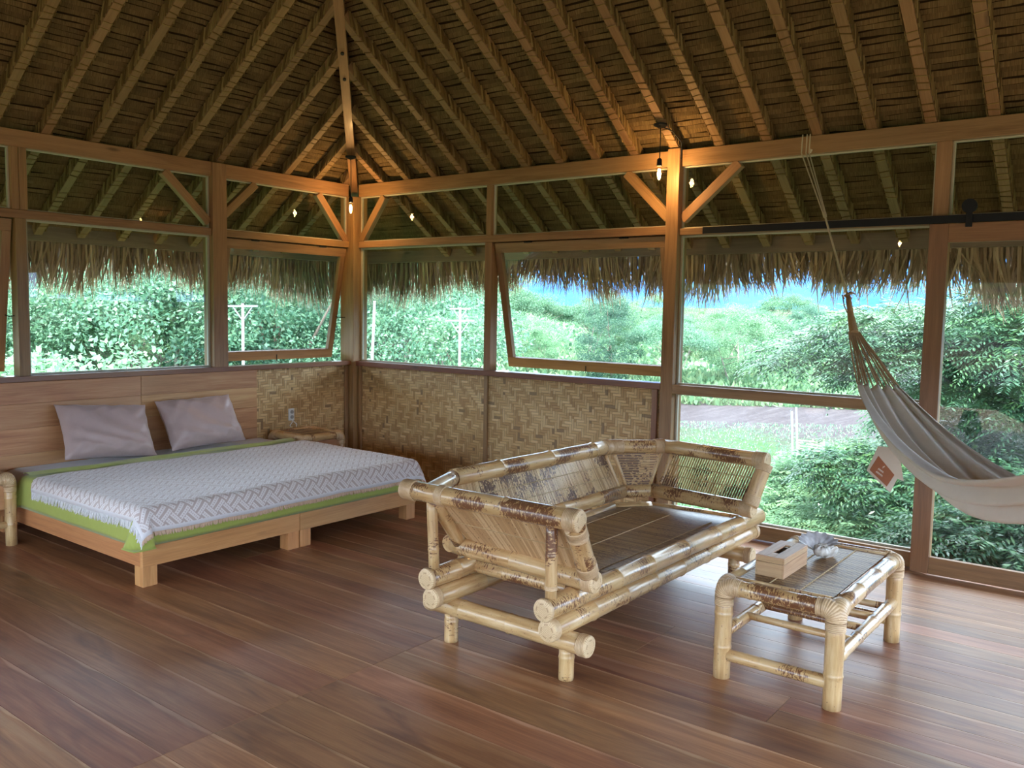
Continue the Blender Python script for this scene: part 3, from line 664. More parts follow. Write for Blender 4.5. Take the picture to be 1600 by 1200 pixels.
# ------------------------------------------------------------------ pendants
def pendant(x,y,ztop,zb,label,wire=None,light=13):
    e_=empty('pendant_lamp',(x,y,ztop),label=label,category='lamp')
    b=MB(); b.tube([(x,y,ztop),(x,y,ztop-.012),(x,y,ztop-.028)],[.05,.05,.018],20); b.build('ceiling_rose',M['black'],e_,smooth=False)
    zs=zb+.075
    b=MB(); b.tube([(x,y,ztop-.02),(x+.004,y,(ztop+zs)/2),(x,y,zs+.05)],.0035,6); b.build('cable',M['black'],e_)
    b=MB(); b.tube([(x,y,zs+.055),(x,y,zs+.045),(x,y,zs),(x,y,zs-.002)],[.008,.017,.019,.017],16); b.build('lamp_socket',M['black'],e_)
    prof=[(0,.013),(.02,.016),(.045,.027),(.07,.031),(.092,.025),(.105,.012),(.109,.001)]
    b=MB(); b.tube([(x,y,zs-d) for d,r_ in prof],[r_ for d,r_ in prof],16,cap=False); bu=b.build('bulb',M['bulb'],e_,smooth=True)
    b=MB()
    for k_ in range(6):
        a=k_*math.pi/3; c_,s_=math.cos(a)*.012,math.sin(a)*.012; b.tube([(x+c_*.5,y+s_*.5,zs-.022),(x+c_,y+s_,zs-.055),(x+c_*.5,y+s_*.5,zs-.088)],.0022,5)
    b.build('filament',M['filament'],bu)
    b=MB(); b.tube([(x,y,zs-.02),(x,y,zs-.055),(x,y,zs-.085)],[.004,.009,.003],8); b.build('glowing_core',M['glow'],bu)
    ld=bpy.data.lights.new('bulb_light','POINT'); ld.energy=light; ld.color=(1,.62,.26); ld.shadow_soft_size=.016
    lo_=bpy.data.objects.new('bulb_light',ld); COL.objects.link(lo_); lo_.location=(x,y,zs-.055); 
    lo_.parent=e_; lo_.location=V((x,y,zs-.055))-V((x,y,ztop))
    if wire:
        b=MB(); b.tube(wire,.004,6); b.build('feed_cable',M['black'],e_)
    return e_
pendant(-.36,-.36,2.985,2.49,'clear glowing filament bulb hanging in front of the corner post')
pendant(-.22,-3.47,2.945,2.575,'clear glowing filament bulb hanging beside the tall middle post',wire=[(-.22,-3.47,2.93),(-.15,-3.53,2.90),(-.06,-3.56,2.83),(-.035,-3.545,2.72)])
pendant(-5.6,-3.7,3.6,2.49,'glowing filament bulb out in the room, seen reflected in the big glass bay')

# ------------------------------------------------------------------ bamboo helpers
def bamboo(name,p0,p1,r,parent,mat='bamboo',step=None,caps=(0,0),phase=None,n=18,wraps=(),bend=None,shell=True):
    p0=V(p0); p1=V(p1); L=(p1-p0).length; d=(p1-p0)/L; step=step or r*7.5
    ph=random.random()*step if phase is None else phase; pts=[]; rad=[]
    ts=[0.0,L]; t=ph if ph>.05 else step
    nodes=[]
    while t<L-.04: nodes.append(t); t+=step*random.uniform(.85,1.15)
    for q in nodes:
        ts+= [q-.012,q-.005,q,q+.005,q+.012]
    ts+= [L*i/6 for i in range(1,6)]; ts=sorted(set(ts))
    side=d.orthogonal().normalized()
    for t in ts:
        rr=r
        for q in nodes:
            dq=abs(t-q)
            if dq<.001: rr=r*1.085
            elif dq<.007: rr=r*1.035
        rr*=1+.015*math.sin(t*9+ph*30)
        b=V((0,0,0)) if bend is None else V(bend)*math.sin(math.pi*t/L)
        pts.append(p0+d*t+b); rad.append(rr)
    mb=MB(); mb.tube(pts,rad,n,cap=True,r=random.random())
    o=mb.build(name,M[mat],parent,smooth=True)
    for f in o.data.polygons:
        if len(f.vertices)>4: f.use_smooth=False
    for end,(p,dd) in enumerate(((p0,-d),(p1,d))):
        if caps[end]:
            w_=caps[end]
            wrap('rattan_binding',p-dd*w_,p+dd*.001,r*1.06,o)
            c=MB(); c.tube([p,p+dd*.006,p+dd*.010],[r*1.05,r*1.03,r*.6],n,cap=True); c.build('end_cap',M['cap'],o)
    for (a,b_) in wraps: wrap('rattan_binding',p0+d*a,p0+d*b_,r*1.06,o)
    return o
def wrap(name,p0,p1,r,parent,n=18,r2=None):
    p0=V(p0);p1=V(p1);L=(p1-p0).length; k_=max(2,int(L/.0065)); pts=[];rad=[]; r2=r2 or r
    for i in range(k_*2+1):
        f=i/(2*k_); pts.append(p0.lerp(p1,f)); rad.append((r+(r2-r)*f)*(1.0 if i%2==0 else 1.045))
    mb=MB(); mb.tube(pts,rad,n,cap=True); return mb.build(name,M['rattan'],parent,smooth=True)
def elbow(name,pa,pc,pb,r,parent,k=1.08,n=18,mat='rattan'):
    """wrapped round corner from pa over corner pc to pb"""
    pa,pc,pb=V(pa),V(pc),V(pb); pts=[];rad=[]
    N_=12
    for i in range(N_+1):
        f=i/N_; pts.append(pa*(1-f)**2+pc*2*f*(1-f)+pb*f*f); rad.append(r*k*(1.0 if i%2 else 1.035))
    mb=MB(); mb.tube(pts,rad,n,cap=True); return mb.build(name,M[mat],parent,smooth=True)
def slats(name,c00,c10,c01,c11,pitch,wd,th,parent,mat,cords=2,nrm=None,cordmat='cord',jit=0):
    """slats run c00->c01 (and c10->c11), spread from c00 to c10"""
    c00,c10,c01,c11=map(V,(c00,c10,c01,c11)); L=((c10-c00).length+(c11-c01).length)/2; n=int(L/pitch)
    nr=(c10-c00).cross(c01-c00).normalized(); mb=MB()
    for i in range(n+1):
        f=i/n; a=c00.lerp(c10,f); b=c01.lerp(c11,f)
        o_=nr*random.uniform(-1,1)*jit
        mb.box(a+o_,b+o_,wd,th,nr,0,random.random())
    o=mb.build(name,M[mat],parent)
    for k_ in range(cords):
        f=(k_+1)/(cords+1) if cords>1 else .5
        if cords>2: f=[.12,.5,.88][k_]
        a=c00.lerp(c01,f); b=c10.lerp(c11,f); pts=[]; m_=int((b-a).length/.012)
        for i in range(m_+1):
            g_=i/m_; pts.append(a.lerp(b,g_)+nr*(th*.5+.002)*(1 if i%2 else 1.0)+ (c01-c00).normalized()*(.002 if i%2 else -.002))
        cb=MB(); cb.tube(pts,.0026,5); cb.build('binding_cord',M[cordmat],o)
        pts=[p-nr*(th+.004) for p in pts]; cb=MB(); cb.tube(pts,.0026,5); cb.build('binding_cord',M[cordmat],o)
    return o

# ------------------------------------------------------------------ bamboo sofa
SF=empty('bamboo_daybed',(-1.9,-4.1,0),label='large mottled bamboo daybed with slatted back and flared arms, standing mid-floor',category='sofa')
yF,yB=-4.455,-3.80
for xx in (-2.79,-.99):
    for yy in (-4.47,-3.80):
        bamboo('leg',(xx,yy,0),(xx,yy,.14),.034,SF,'bamboo_spot',step=.2,phase=.1)
for xx in (-2.79,-.99):
    bamboo('cross_tube',(xx,-4.58,.172),(xx,-3.66,.172),.045,SF,'bamboo_clean',step=.30,caps=(.04,.03),phase=.42)
bamboo('base_tube',(-2.915,yF,.247),(-.70,yF-.01,.247),.046,SF,'bamboo',step=.29,caps=(.035,.035),phase=.33)
bamboo('base_tube',(-2.935,yB,.247),(-.73,yB,.247),.046,SF,'bamboo_clean',step=.33,caps=(.035,.03),phase=.36)
bamboo('front_tube',(-2.935,yF+.012,.338),(-.68,yF-.035,.345),.047,SF,'bamboo',step=.34,caps=(.01,.0),phase=.2)
bamboo('upper_stub',(-2.945,yB+.02,.338),(-2.50,yB+.02,.338),.047,SF,'bamboo',step=.30,caps=(.01,.0),phase=.2)
# seat frame
bamboo('seat_tube',(-2.62,-4.42,.335),(-2.62,-3.76,.335),.034,SF,'bamboo_spot',step=.26)
bamboo('seat_tube',(-2.62,-3.72,.345),(-1.12,-3.70,.345),.034,SF,'bamboo_clean',step=.33)
bamboo('seat_tube',(-1.12,-3.70,.345),(-.92,-3.86,.345),.034,SF,'bamboo_clean',step=.33)
bamboo('seat_tube',(-.90,-3.86,.34),(-.86,-4.46,.34),.034,SF,'bamboo',step=.33)
slats('seat_panel',(-2.64,-4.43,.352),(-1.10,-4.45,.356),(-2.64,-3.75,.352),(-1.10,-3.73,.356),.0105,.0085,.006,SF,'slat_dark',cords=3)
slats('seat_panel',(-1.098,-4.45,.356),(-.90,-4.46,.356),(-1.098,-3.76,.356),(-.90,-3.90,.356),.0105,.0085,.006,SF,'slat_dark',cords=0)
# arms and back: bottom ring z .45, top ring z .735
AL0=V((-2.70,-4.55,.425)); AL1=V((-2.68,-3.72,.44))      # near arm bottom, front / back
TL0=V((-2.885,-4.58,.735)); TL1=V((-2.905,-3.60,.735))
BB0=V((-2.66,-3.715,.45)); BB1=V((-1.06,-3.73,.45)); BC=V((-.90,-3.86,.45))
TB0=V((-2.56,-3.60,.74)); TB1=V((-1.13,-3.66,.74)); TC=V((-.82,-3.90,.735))
AR0=V((-.955,-4.56,.44)); TR0=V((-.87,-4.60,.73))
R1=.046
bamboo('arm_bottom_tube',AL0,AL1,R1,SF,'bamboo',step=.33,caps=(.05,0),phase=.45)
bamboo('arm_rail',TL0,TL1,R1,SF,'bamboo_spot',step=.34,caps=(.06,.07),phase=.38,wraps=((.72,.765),))
bamboo('arm_end_tube',TL0+V((0,.02,-.03)),AL0+V((0,.03,.02)),R1*.95,SF,'bamboo_spot',step=.5,phase=.22,wraps=((.0,.06),(.235,.29)))
bamboo('arm_slant_post',AL1+V((-.02,-.05,.02)),TL1.lerp(TL0,.18)+V((.0,0,-.02)),.033,SF,'bamboo_spot',step=.4,phase=.2)
bamboo('arm_post',(-2.882,yF+.012,.38),(-2.885,-4.443,.71),.026,SF,'bamboo_spot',step=.3,wraps=((.035,.055),))
bamboo('arm_post',(-2.895,yB+.02,.38),(-2.90,-3.765,.71),.026,SF,'bamboo_spot',step=.3)
ua=(TL0-AL0).normalized()
slats('arm_panel',AL0+V((.0,.08,.03)),AL1+V((.0,-.10,.03)),AL0.lerp(TL0,.9)+V((0,.09,0)),AL1.lerp(TL1.lerp(TL0,.15),.9),.0105,.0088,.005,SF,'slat_in',cords=1)
bamboo('back_bottom_tube',BB0+V((-.06,0,0)),BB1,R1*.92,SF,'bamboo_spot',step=.40,phase=.25)
bamboo('back_bottom_tube',BB1,BC,R1*.9,SF,'bamboo',step=.5,phase=.4)
bamboo('back_rail',TB0,TB1,R1,SF,'bamboo_spot',step=.42,phase=.35,wraps=((1.36,1.42),))
bamboo('back_rail',TL1.lerp(TL0,.13),TB0,R1*.8,SF,'bamboo',step=.5,phase=.4)
bamboo('back_rail',TB1,TC,R1*.95,SF,'bamboo',step=.5,phase=.45,wraps=((.0,.09),(.31,.38)))
bamboo('arm_rail',TC,TR0,R1,SF,'bamboo_spot',step=.36,phase=.28,caps=(0,.075))
bamboo('arm_bottom_tube',BC,AR0,R1,SF,'bamboo_spot',step=.36,phase=.45,caps=(0,.07))
bamboo('arm_end_tube',TR0+V((0,.01,-.02)),AR0+V((0,.02,.02)),R1*.98,SF,'bamboo_clean',step=.9,phase=.5,wraps=((.0,.045),(.20,.262)))
def inner_strut(a,b): bamboo('panel_strut',a,b,.014,SF,'bamboo',step=.4)
inner_strut(BB1+V((-.05,0,.03)),TB1+V((-.05,0,-.04))); inner_strut(BC+V((0,-.05,.03)),TC+V((0,-.05,-.04)))
inner_strut(BB1+V((.02,-.01,.03)),TB1+V((.03,-.02,-.04))); inner_strut(BC+V((-.01,.02,.03)),TC+V((-.02,.02,-.04)))
slats('back_panel',BB0+V((.05,0,.04)),BB1+V((-.06,0,.04)),TB0+V((.0,0,-.04)),TB1+V((-.07,0,-.04)),.0115,.0095,.006,SF,'slat',cords=2,jit=.001)
a0,a1,b0,b1=BB1+V((.03,-.01,.045)),TB1+V((.045,-.02,-.045)),BC+V((-.02,.02,.045)),TC+V((-.035,.02,-.045))
slats('corner_panel',a0,a1,b0,b1,.0175,.011,.007,SF,'slat',cords=0)
slats('side_panel',BC+V((0,-.07,.045)),AR0+V((0,.07,.05)),TC+V((0,-.07,-.045)),TR0+V((0,.06,-.045)),.0165,.0105,.006,SF,'slat',cords=2)

# ------------------------------------------------------------------ bamboo tables
def bamboo_table(name,x0,x1,y0,y1,h,r,label,rails=3,cat='table',long_stretch=True,drawer=False):
    e_=empty(name,((x0+x1)/2,(y0+y1)/2,0),label=label,category=cat); zt=h-r
    C4=[(x0,y0),(x1,y0),(x1,y1),(x0,y1)]
    for (a,b) in C4: 
        bamboo('leg',(a,b,0),(a,b,zt-r*1.2),r,e_,'bamboo_clean',step=.17,phase=.14,wraps=((zt-r*1.2-.04,zt-r*1.2),))
    for i,(p,q) in enumerate(zip(C4,C4[1:]+C4[:1])):
        P=V((*p,zt));Q=V((*q,zt)); d=(Q-P).normalized()
        bamboo('top_tube',P+d*r*1.1,Q-d*r*1.1,r*.93,e_,'bamboo_spot',step=.26,wraps=((0,.035),((Q-P).length-r*2.2-.035,(Q-P).length-r*2.2)))
    for (a,b),(nx,ny) in zip(C4,((1,1),(-1,1),(-1,-1),(1,-1))):
        c=V((a,b,zt)); 
        elbow('corner_binding',c+V((0,0,-r*1.3)),c,c+V((nx*r*1.35,0,0)),r,e_); elbow('corner_binding',c+V((0,0,-r*1.3)),c,c+V((0,ny*r*1.35,0)),r,e_)
    k_=r*.9
    slats('top_panel',(x0+k_+.03,y0+k_,h-.014),(x1-k_-.03,y0+k_,h-.014),(x0+k_+.03,y1-k_,h-.014),(x1-k_-.03,y1-k_,h-.014),.0155,.0105,.006,e_,'slat_dark',cords=2)
    for xx in (x0+k_+.012,x1-k_-.012): bamboo('top_edge_strip',(xx,y0+k_,h-.012),(xx,y1-k_,h-.012),.011,e_,'bamboo',step=.4,n=10)
    zs=.20
    if long_stretch:
        for yy in (y0,y1): bamboo('stretcher',(x0,yy,zs),(x1,yy,zs),r*.72,e_,'bamboo',step=.25)
        bamboo('stretcher',(x0,y0,.105),(x0,y1,.105),r*.72,e_,'bamboo',step=.3)
        bamboo('stretcher',(x1,y0,.105),(x1,y1,.105),r*.72,e_,'bamboo',step=.3)
        for i in range(4):
            xx=x0+.25+(x1-x0-.35)*i/3.2; bamboo('shelf_rod',(xx,y0,zs+.01),(xx,y1,zs+.01),r*.45,e_,'bamboo_spot',step=.25,n=12)
    return e_
bamboo_table('coffee_table',-2.325,-1.385,-5.465,-4.985,.45,.038,'low mottled bamboo coffee table with dark slatted top, beside the daybed')
def nightstand(x0,x1,y0,y1,h,label):
    e_=bamboo_table('nightstand',x0,x1,y0,y1,h,.036,label,cat='nightstand',long_stretch=False)
    mb=MB(); mb.bb(x0+.03,x1-.03,y0+.005,y0+.02,h-.23,h-.06); mb.build('drawer_front',M['headwood'],e_,bevel=.003)
    mb=MB(); mb.bb(x0+.02,x1-.02,y0+.02,y1-.02,h-.24,h-.225); mb.build('shelf',M['headwood'],e_,bevel=.002)
    for yy in (y0,y1): bamboo('stretcher',(x0,yy,.14),(x1,yy,.14),.022,e_,'bamboo',step=.25)
    return e_
nightstand(-1.035,-.60,-.50,-.075,.475,'bamboo nightstand tucked between bed and room corner under the wall socket')
nightstand(-3.86,-3.425,-.50,-.075,.475,'bamboo nightstand at the left edge, its wrapped leg beside the mattress')

# ------------------------------------------------------------------ things on the coffee table
TB=.4395
e_=empty('tissue_box',(-2.0,-5.11,TB),label='plain wooden tissue box with dark slot on the coffee table',category='tissue box')
bx0,bx1,by0,by1=-2.16,-1.855,-5.185,-5.055; bx=MB()
for a in ((bx0,bx1,by0,by0+.008),(bx0,bx1,by1-.008,by1),(bx0,bx0+.008,by0+.008,by1-.008),(bx1-.008,bx1,by0+.008,by1-.008)): bx.bb(a[0],a[1],a[2],a[3],TB,TB+.062)
bx.bb(bx0+.008,bx1-.008,by0+.008,by1-.008,TB,TB+.006); bx.build('box_body',M['boxwood'],e_,bevel=.0015)
lid=MB(); z0,z1=TB+.064,TB+.092; cy=(by0+by1)/2; lid.bb(bx0,bx1,by0,cy-.015,z1-.008,z1); lid.bb(bx0,bx1,cy+.015,by1,z1-.008,z1); lid.bb(bx0,bx0+.075,cy-.015,cy+.015,z1-.008,z1); lid.bb(bx1-.075,bx1,cy-.015,cy+.015,z1-.008,z1)
for a in ((bx0,bx1,by0,by0+.008),(bx0,bx1,by1-.008,by1),(bx0,bx0+.008,by0+.008,by1-.008),(bx1-.008,bx1,by0+.008,by1-.008)): lid.bb(a[0],a[1],a[2],a[3],z0,z1-.008)
lid.build('box_lid',M['boxwood'],e_,bevel=.0015)
ins=MB(); ins.bb(bx0+.03,bx1-.03,cy-.04,cy+.04,TB+.007,TB+.05); ins.build('dark_insert',M['blackbox'],e_)  # near-black block inside the box, below the slot
# fluted sea shell
def shell(cx,cy_,z,label):
    k=N('shell_white'); k.bump(k.noise(k.obj(),60,3),.4,.004); wh=k.out(k.ramp(k.noise(k.obj(),25,3),[(.35,(.50,.42,.34)),(.6,(.78,.74,.68))]),.5,.4)
    k=N('shell_inside'); gr=k.out(k.ramp(k.noise(k.obj(),18,2),[(.4,(.26,.24,.24)),(.65,(.58,.55,.54))]),.22,.5)
    e_=empty('seashell',(cx,cy_,z),label=label,category='seashell'); rot=Matrix.Rotation(math.radians(-42),3,'Z')@Matrix.Rotation(math.radians(24),3,'X')
    nu,nv=90,14; inn=[];out_=[]
    for j in range(nv+1):
        v_=j/nv; ri=[];ro=[]
        for i in range(nu+1):
            u=i/nu; a=math.radians(-20+220*u); rib=math.cos(u*2*math.pi*9)
            L_=.098*v_*(1+.05*rib*v_); dep=.055*(1-(1-v_)**2)
            p=V((math.cos(a)*L_,math.sin(a)*L_*.72-.02,.012+dep*(.45+.55*v_)+.0035*rib*v_)); q=p+V((0,0,-.006))
            ri.append(rot@p+V((cx,cy_,z+.035))); ro.append(rot@q+V((cx,cy_,z+.035)))
        inn.append(ri); out_.append(ro)
    mb=MB(); mb.grid(inn,lambda i,j:(i*.01,j*.01)); mb.build('shell_bowl',gr,e_,smooth=True)
    mb=MB(); mb.grid(out_,lambda i,j:(i*.01,j*.01)); mb.build('shell_back',wh,e_,smooth=True)
    pts=[];rad=[]
    for i in range(40):
        f=i/39; a=f*7; pts.append(V((cx,cy_,z))+rot@V((.038+.038*math.cos(a)*(1-f*.8),-.040+.025*math.sin(a)*(1-f*.8),0))+V((0,0,.040+.03*f))); rad.append(.038*(1-f*.7)*(1+.12*math.sin(i*1.9)))
    mb=MB(); mb.tube(pts,rad,14); mb.build('shell_whorl',wh,e_,smooth=True)
shell(-1.705,-5.165,TB-.001,'ribbed grey and white seashell behind the tissue box')

# ------------------------------------------------------------------ bed
BX0,BX1,BY0,BY1=-3.335,-1.135,-1.965,-.045; BM=-2.235
BD=empty('bed_frame',((BX0+BX1)/2,-1.0,0),label='low wide plank bed frame on short square legs below the long headboard',category='bed')
for (a,b) in ((BX0,BM-.001),(BM+.001,BX1)):
    mb=MB(); mb.bb(a,b,BY0,BY0+.03,.115,.232); mb.build('foot_rail',M['bedwood'],BD,bevel=.004)
    mb=MB(); mb.bb(a,b,BY1-.03,BY1,.115,.232); mb.build('head_rail',M['bedwood'],BD,bevel=.004)
    mb=MB(); mb.bb(a+.03,b-.03,BY0+.03,BY1-.03,.16,.185); mb.build('slat_base',M['bedwood'],BD)
for a in (BX0,BM-.031,BM+.001,BX1-.03):
    mb=MB(); mb.bb(a,a+.03,BY0+.03,BY1-.03,.115,.232); mb.build('side_rail',M['bedwood'],BD,bevel=.004)
for a in (BX0+.0,BM-.095,BM+.002,BX1-.095):
    for b in (BY0,BY1-.10):
        mb=MB(); mb.bb(a+.002,a+.092,b+.004,b+.09,0,.116); mb.build('leg',M['bedwood'],BD,bevel=.003)
HB=empty('headboard',(-2.5,-.03,.3),label='long reddish plank headboard panel along the wall behind the pillows',category='headboard')
for (a,b) in ((-3.95,-2.2565),(-2.2535,-1.175)):
    for z0,z1 in ((.30,.515),(.515,.70),(.70,.875),(.875,1.028)):
        mb=MB(); mb.bb(a,b,-.043,-.008,z0+.0005,z1-.0005); mb.build('headboard_plank',M['headwood'],HB,bevel=.002)
# mattress: rounded block with sheet
def rbox(name,x0,x1,y0,y1,z0,z1,r,mat,parent=None,amp=.0,n=36,**kw):
    P=[];nx,ny=n,n
    rows=[]
    prof=[(0,z0),(.0,z0+(z1-z0)*.35),(0,z1-r),(r*.3,z1-r*.3),(r,z1),(r*3,z1+.004)]
    def ring(ins,z):
        pts=[];a0,a1,b0,b1=x0+ins,x1-ins,y0+ins,y1-ins; cr_=.05
        for (cx,cy_,s) in ((a1-cr_,b1-cr_,0),(a0+cr_,b1-cr_,90),(a0+cr_,b0+cr_,180),(a1-cr_,b0+cr_,270)):
            for k_ in range(5):
                t=math.radians(s+22.5*k_); pts.append((cx+math.cos(t)*cr_,cy_+math.sin(t)*cr_,z))
        return pts
    mb=MB(); rs=[ring(i_,z) for i_,z in prof]; m_=len(rs[0]); 
    for r_ in rs: mb.v.extend(r_)
    for i in range(len(rs)-1):
        for j in range(m_):
            j2=(j+1)%m_; mb.face((i*m_+j,i*m_+j2,(i+1)*m_+j2,(i+1)*m_+j),((0,0),(1,0),(1,1),(0,1)))
    mb.face(tuple(range((len(rs)-1)*m_,len(rs)*m_)),tuple((0,0) for _ in range(m_))); mb.face(tuple(range(m_))[::-1],tuple((0,0) for _ in range(m_)))
    return mb.build(name,mat,parent,smooth=True,**kw)
MT=rbox('mattress',BX0+.035,BX1-.035,BY0+.035,BY1-.02,.187,.435,.05,M['sheet'],label='grey-brown sheeted mattress on the plank bed, bare at the pillow end',category='mattress')
rbox('mattress_pad',BX0+.029,BX0+.40,BY1-.9,BY1-.014,.19,.265,.02,M['white_sheet'],MT)

def drape(name,mat,x0,x1,y0,y1,zt,over,lift,seed,label=None,cat=None,step=.03,parent=None,zmin=None,wr=.010,mat_i=None,hem=0,cornerdrop=1.0,flat=None,**kw):
    """rectangular cloth; flat rect x0..x1,y0..y1 is the bed top, over=(left,right,foot,head) hang lengths"""
    rng=np.random.RandomState(seed); L,R_,F,H=over
    xs=np.arange(x0-L,x1+R_+step*.5,step); ys=np.arange(y0-F,y1+H+step*.5,step); P=[];mb=MB(); rad=.045
    ph=rng.rand(8)*6
    for x in xs:
        row=[]
        for y in ys:
            ex=(x0-x) if x<x0 else (x-x1 if x>x1 else 0); ey=(y0-y) if y<y0 else (y-y1 if y>y1 else 0)
            sx=-1 if x<x0 else 1; sy=-1 if y<y0 else 1
            bxp=min(max(x,x0),x1); byp=min(max(y,y0),y1); d=math.hypot(ex,ey)
            z=zt+lift+.004*math.sin(x*4+ph[0])*math.cos(y*3.1+ph[1])+.0025*math.sin(x*13+y*7+ph[2])
            px,py=bxp,byp
            if d>0:
                a=min(d/rad,math.pi/2); ho=math.sin(a)*rad; dr=(1-math.cos(a))*rad+max(0,d-rad*math.pi/2)
                hang=max(0,d-.05); s_=(y if ex>ey else x)
                if hang>0: ho+=hang*(.10+.5*wr*10*(.5+.5*math.sin(s_*21+ph[3]+1.3*math.sin(s_*7+ph[4]))))*.5+ (hang*.35 if ex>0 and ey>0 else 0)
                px+=sx*ho*ex/d; py+=sy*ho*ey/d; z-=dr
            if zmin is not None and z<zmin: z=zmin
            row.append((px,py,z))
        P.append(row)
    nx,ny=len(xs),len(ys)
    b=0
    for row in P: mb.v.extend(row)
    for i in range(nx-1):
        for j in range(ny-1):
            edge=1.0 if hem and (i==0 or i==nx-2 or j==0) else 0.0
            mb.face((i*ny+j,(i+1)*ny+j,(i+1)*ny+j+1,i*ny+j+1),((xs[i],ys[j]),(xs[i+1],ys[j]),(xs[i+1],ys[j+1]),(xs[i],ys[j+1])),0,edge)
    props=dict(label=label,category=cat) if label else {}
    o=mb.build(name,mat,parent,smooth=True,**props)
    s_=o.modifiers.new('s','SOLIDIFY'); s_.thickness=.004; s_.offset=1
    return o,P,xs,ys
gx0,gx1=BX0+.035,BX1-.035
GB,_,_,_=drape('blanket',M['green'],gx0,gx1,BY0+.045,-.46,.435,(.27,.27,.27,.0),.010,5,'bright green blanket tucked round the mattress under the patterned throw','blanket',zmin=.236,wr=.004)
fb=MB()
P=[]
for i in range(60):
    x=gx0-.02+(gx1-gx0+.04)*i/59; row=[]
    for k_ in range(9):
        a=k_/8; y=-.56+a*.11; z=.451+.014*math.sin(a*math.pi)+.003*math.sin(x*9+k_)
        row.append((x,y+.006*math.sin(x*5),z))
    P.append(row)
fb.grid(P,lambda i,j:(i*.02,j*.02)); fb.build('folded_edge',M['green'],GB,smooth=True)
TH,TP,txs,tys=drape('throw',M['throw'],gx0-.012,gx1+.012,BY0+.018,-.66,.435,(.11,.11,.165,.0),.022,9,'white and pink jacquard throw with tassel fringes spread over the green blanket','throw blanket',hem=.006,step=.025,wr=.012)
def tassels(name,edge,outdir,mat,n_per=3,L=.035):
    mb=MB()
    for (p,q) in zip(edge[:-1],edge[1:]):
        p=V(p);q=V(q)
        for k_ in range(n_per):
            a=p.lerp(q,(k_+random.random()*.6)/n_per); d=V(outdir)*random.uniform(.1,.35)+V((random.uniform(-.25,.25),random.uniform(-.25,.25),-1)); d.normalize()
            mb.tube([a,a+d*L*random.uniform(.5,.7),a+d*L*random.uniform(.9,1.15)],[.0035,.0045,.002],4,cap=False)
    return mb.build(name,mat,TH)
tassels('fringe',TP[0],(-1,0,0),M['fringe'],3,.045)
tassels('fringe',[row[0] for row in TP],(0,-1,0),M['fringe_tan'],4,.026)
tassels('fringe',TP[-1],(1,0,0),M['fringe'],3,.045)

def pillow(loc,rx,rz,ry,W,H,T,seed,label):
    rng=np.random.RandomState(seed); n=34; e_=MB(); ph=rng.rand(6)*6
    top=[];bot=[]
    for i in range(n+1):
        rt=[];rb=[]
        for j in range(n+1):
            u=i/n*2-1; v_=j/n*2-1
            pin=1-.10*(1-abs(v_))**1.0*abs(u)**3*0
            x=u*W/2*(1-.07*(1-v_*v_)*abs(u)**2); y=v_*H/2*(1-.07*(1-u*u)*abs(v_)**2)
            th=T*((1-u**4)*(1-v_**4))**.55
            ed=max(abs(u),abs(v_)); crease=.011*math.sin((u*math.cos(ph[0])+v_*math.sin(ph[0]))*16+ph[1])*ed**2*(1-ed**6)+.008*math.sin(u*7+v_*11+ph[2]+2*math.sin(v_*3+ph[3]))*(1-ed**4)+.006*math.sin(u*19-v_*13+ph[4])*max(0,ed-.45)
            rt.append(V((x,y,th*.5+crease+.0))); rb.append(V((x,y,-th*.5+crease*.3)))
        top.append(rt);bot.append(rb)
    R_=Matrix.Rotation(rz,3,'Z')@Matrix.Rotation(rx,3,'X')@Matrix.Rotation(ry,3,'Z')
    tr=lambda g:[[R_@p+V(loc) for p in r_] for r_ in g]
    e_.grid(tr(top),lambda i,j:(i*.02,j*.02)); e_.grid([r_[::-1] for r_ in tr(bot)],lambda i,j:(i*.02,j*.02))
    return e_.build('pillow',M['pillow'],smooth=True,label=label,category='pillow',origin=loc)
pillow((-2.64,-.245,.650),math.radians(58),0,math.radians(-5),.68,.44,.20,1,'mauve satin pillow leaning on the headboard, the one further from the nightstand corner')
pillow((-1.855,-.245,.650),math.radians(58),0,math.radians(1),.68,.44,.20,2,'mauve satin pillow leaning on the headboard, the one nearer the wall socket')

# socket with plug
e_=empty('power_socket',(-.755,.01,.59),label='white double wall socket on the woven wall above the nightstand',category='socket')
mb=MB(); mb.bb(-.785,-.725,.005,.0195,.535,.645); mb.build('socket_plate',M['white_plastic'],e_,bevel=.003)
mb=MB(); mb.tube([(-.755,.004,.615),(-.755,-.004,.615)],.017,16); mb.tube([(-.755,.004,.568),(-.755,-.004,.568)],.017,16); mb.build('socket_outlet',solid('socket_grey',(.35,.35,.33),.5),e_)
mb=MB(); mb.tube([(-.757,.0,.545),(-.77,-.02,.52),(-.80,-.025,.495),(-.79,-.03,.478)],.004,6); mb.tube([(-.757,.0,.545),(-.745,-.02,.52),(-.72,-.025,.498),(-.73,-.03,.478)],.004,6); mb.build('plug_cable',M['white_plastic'],e_)

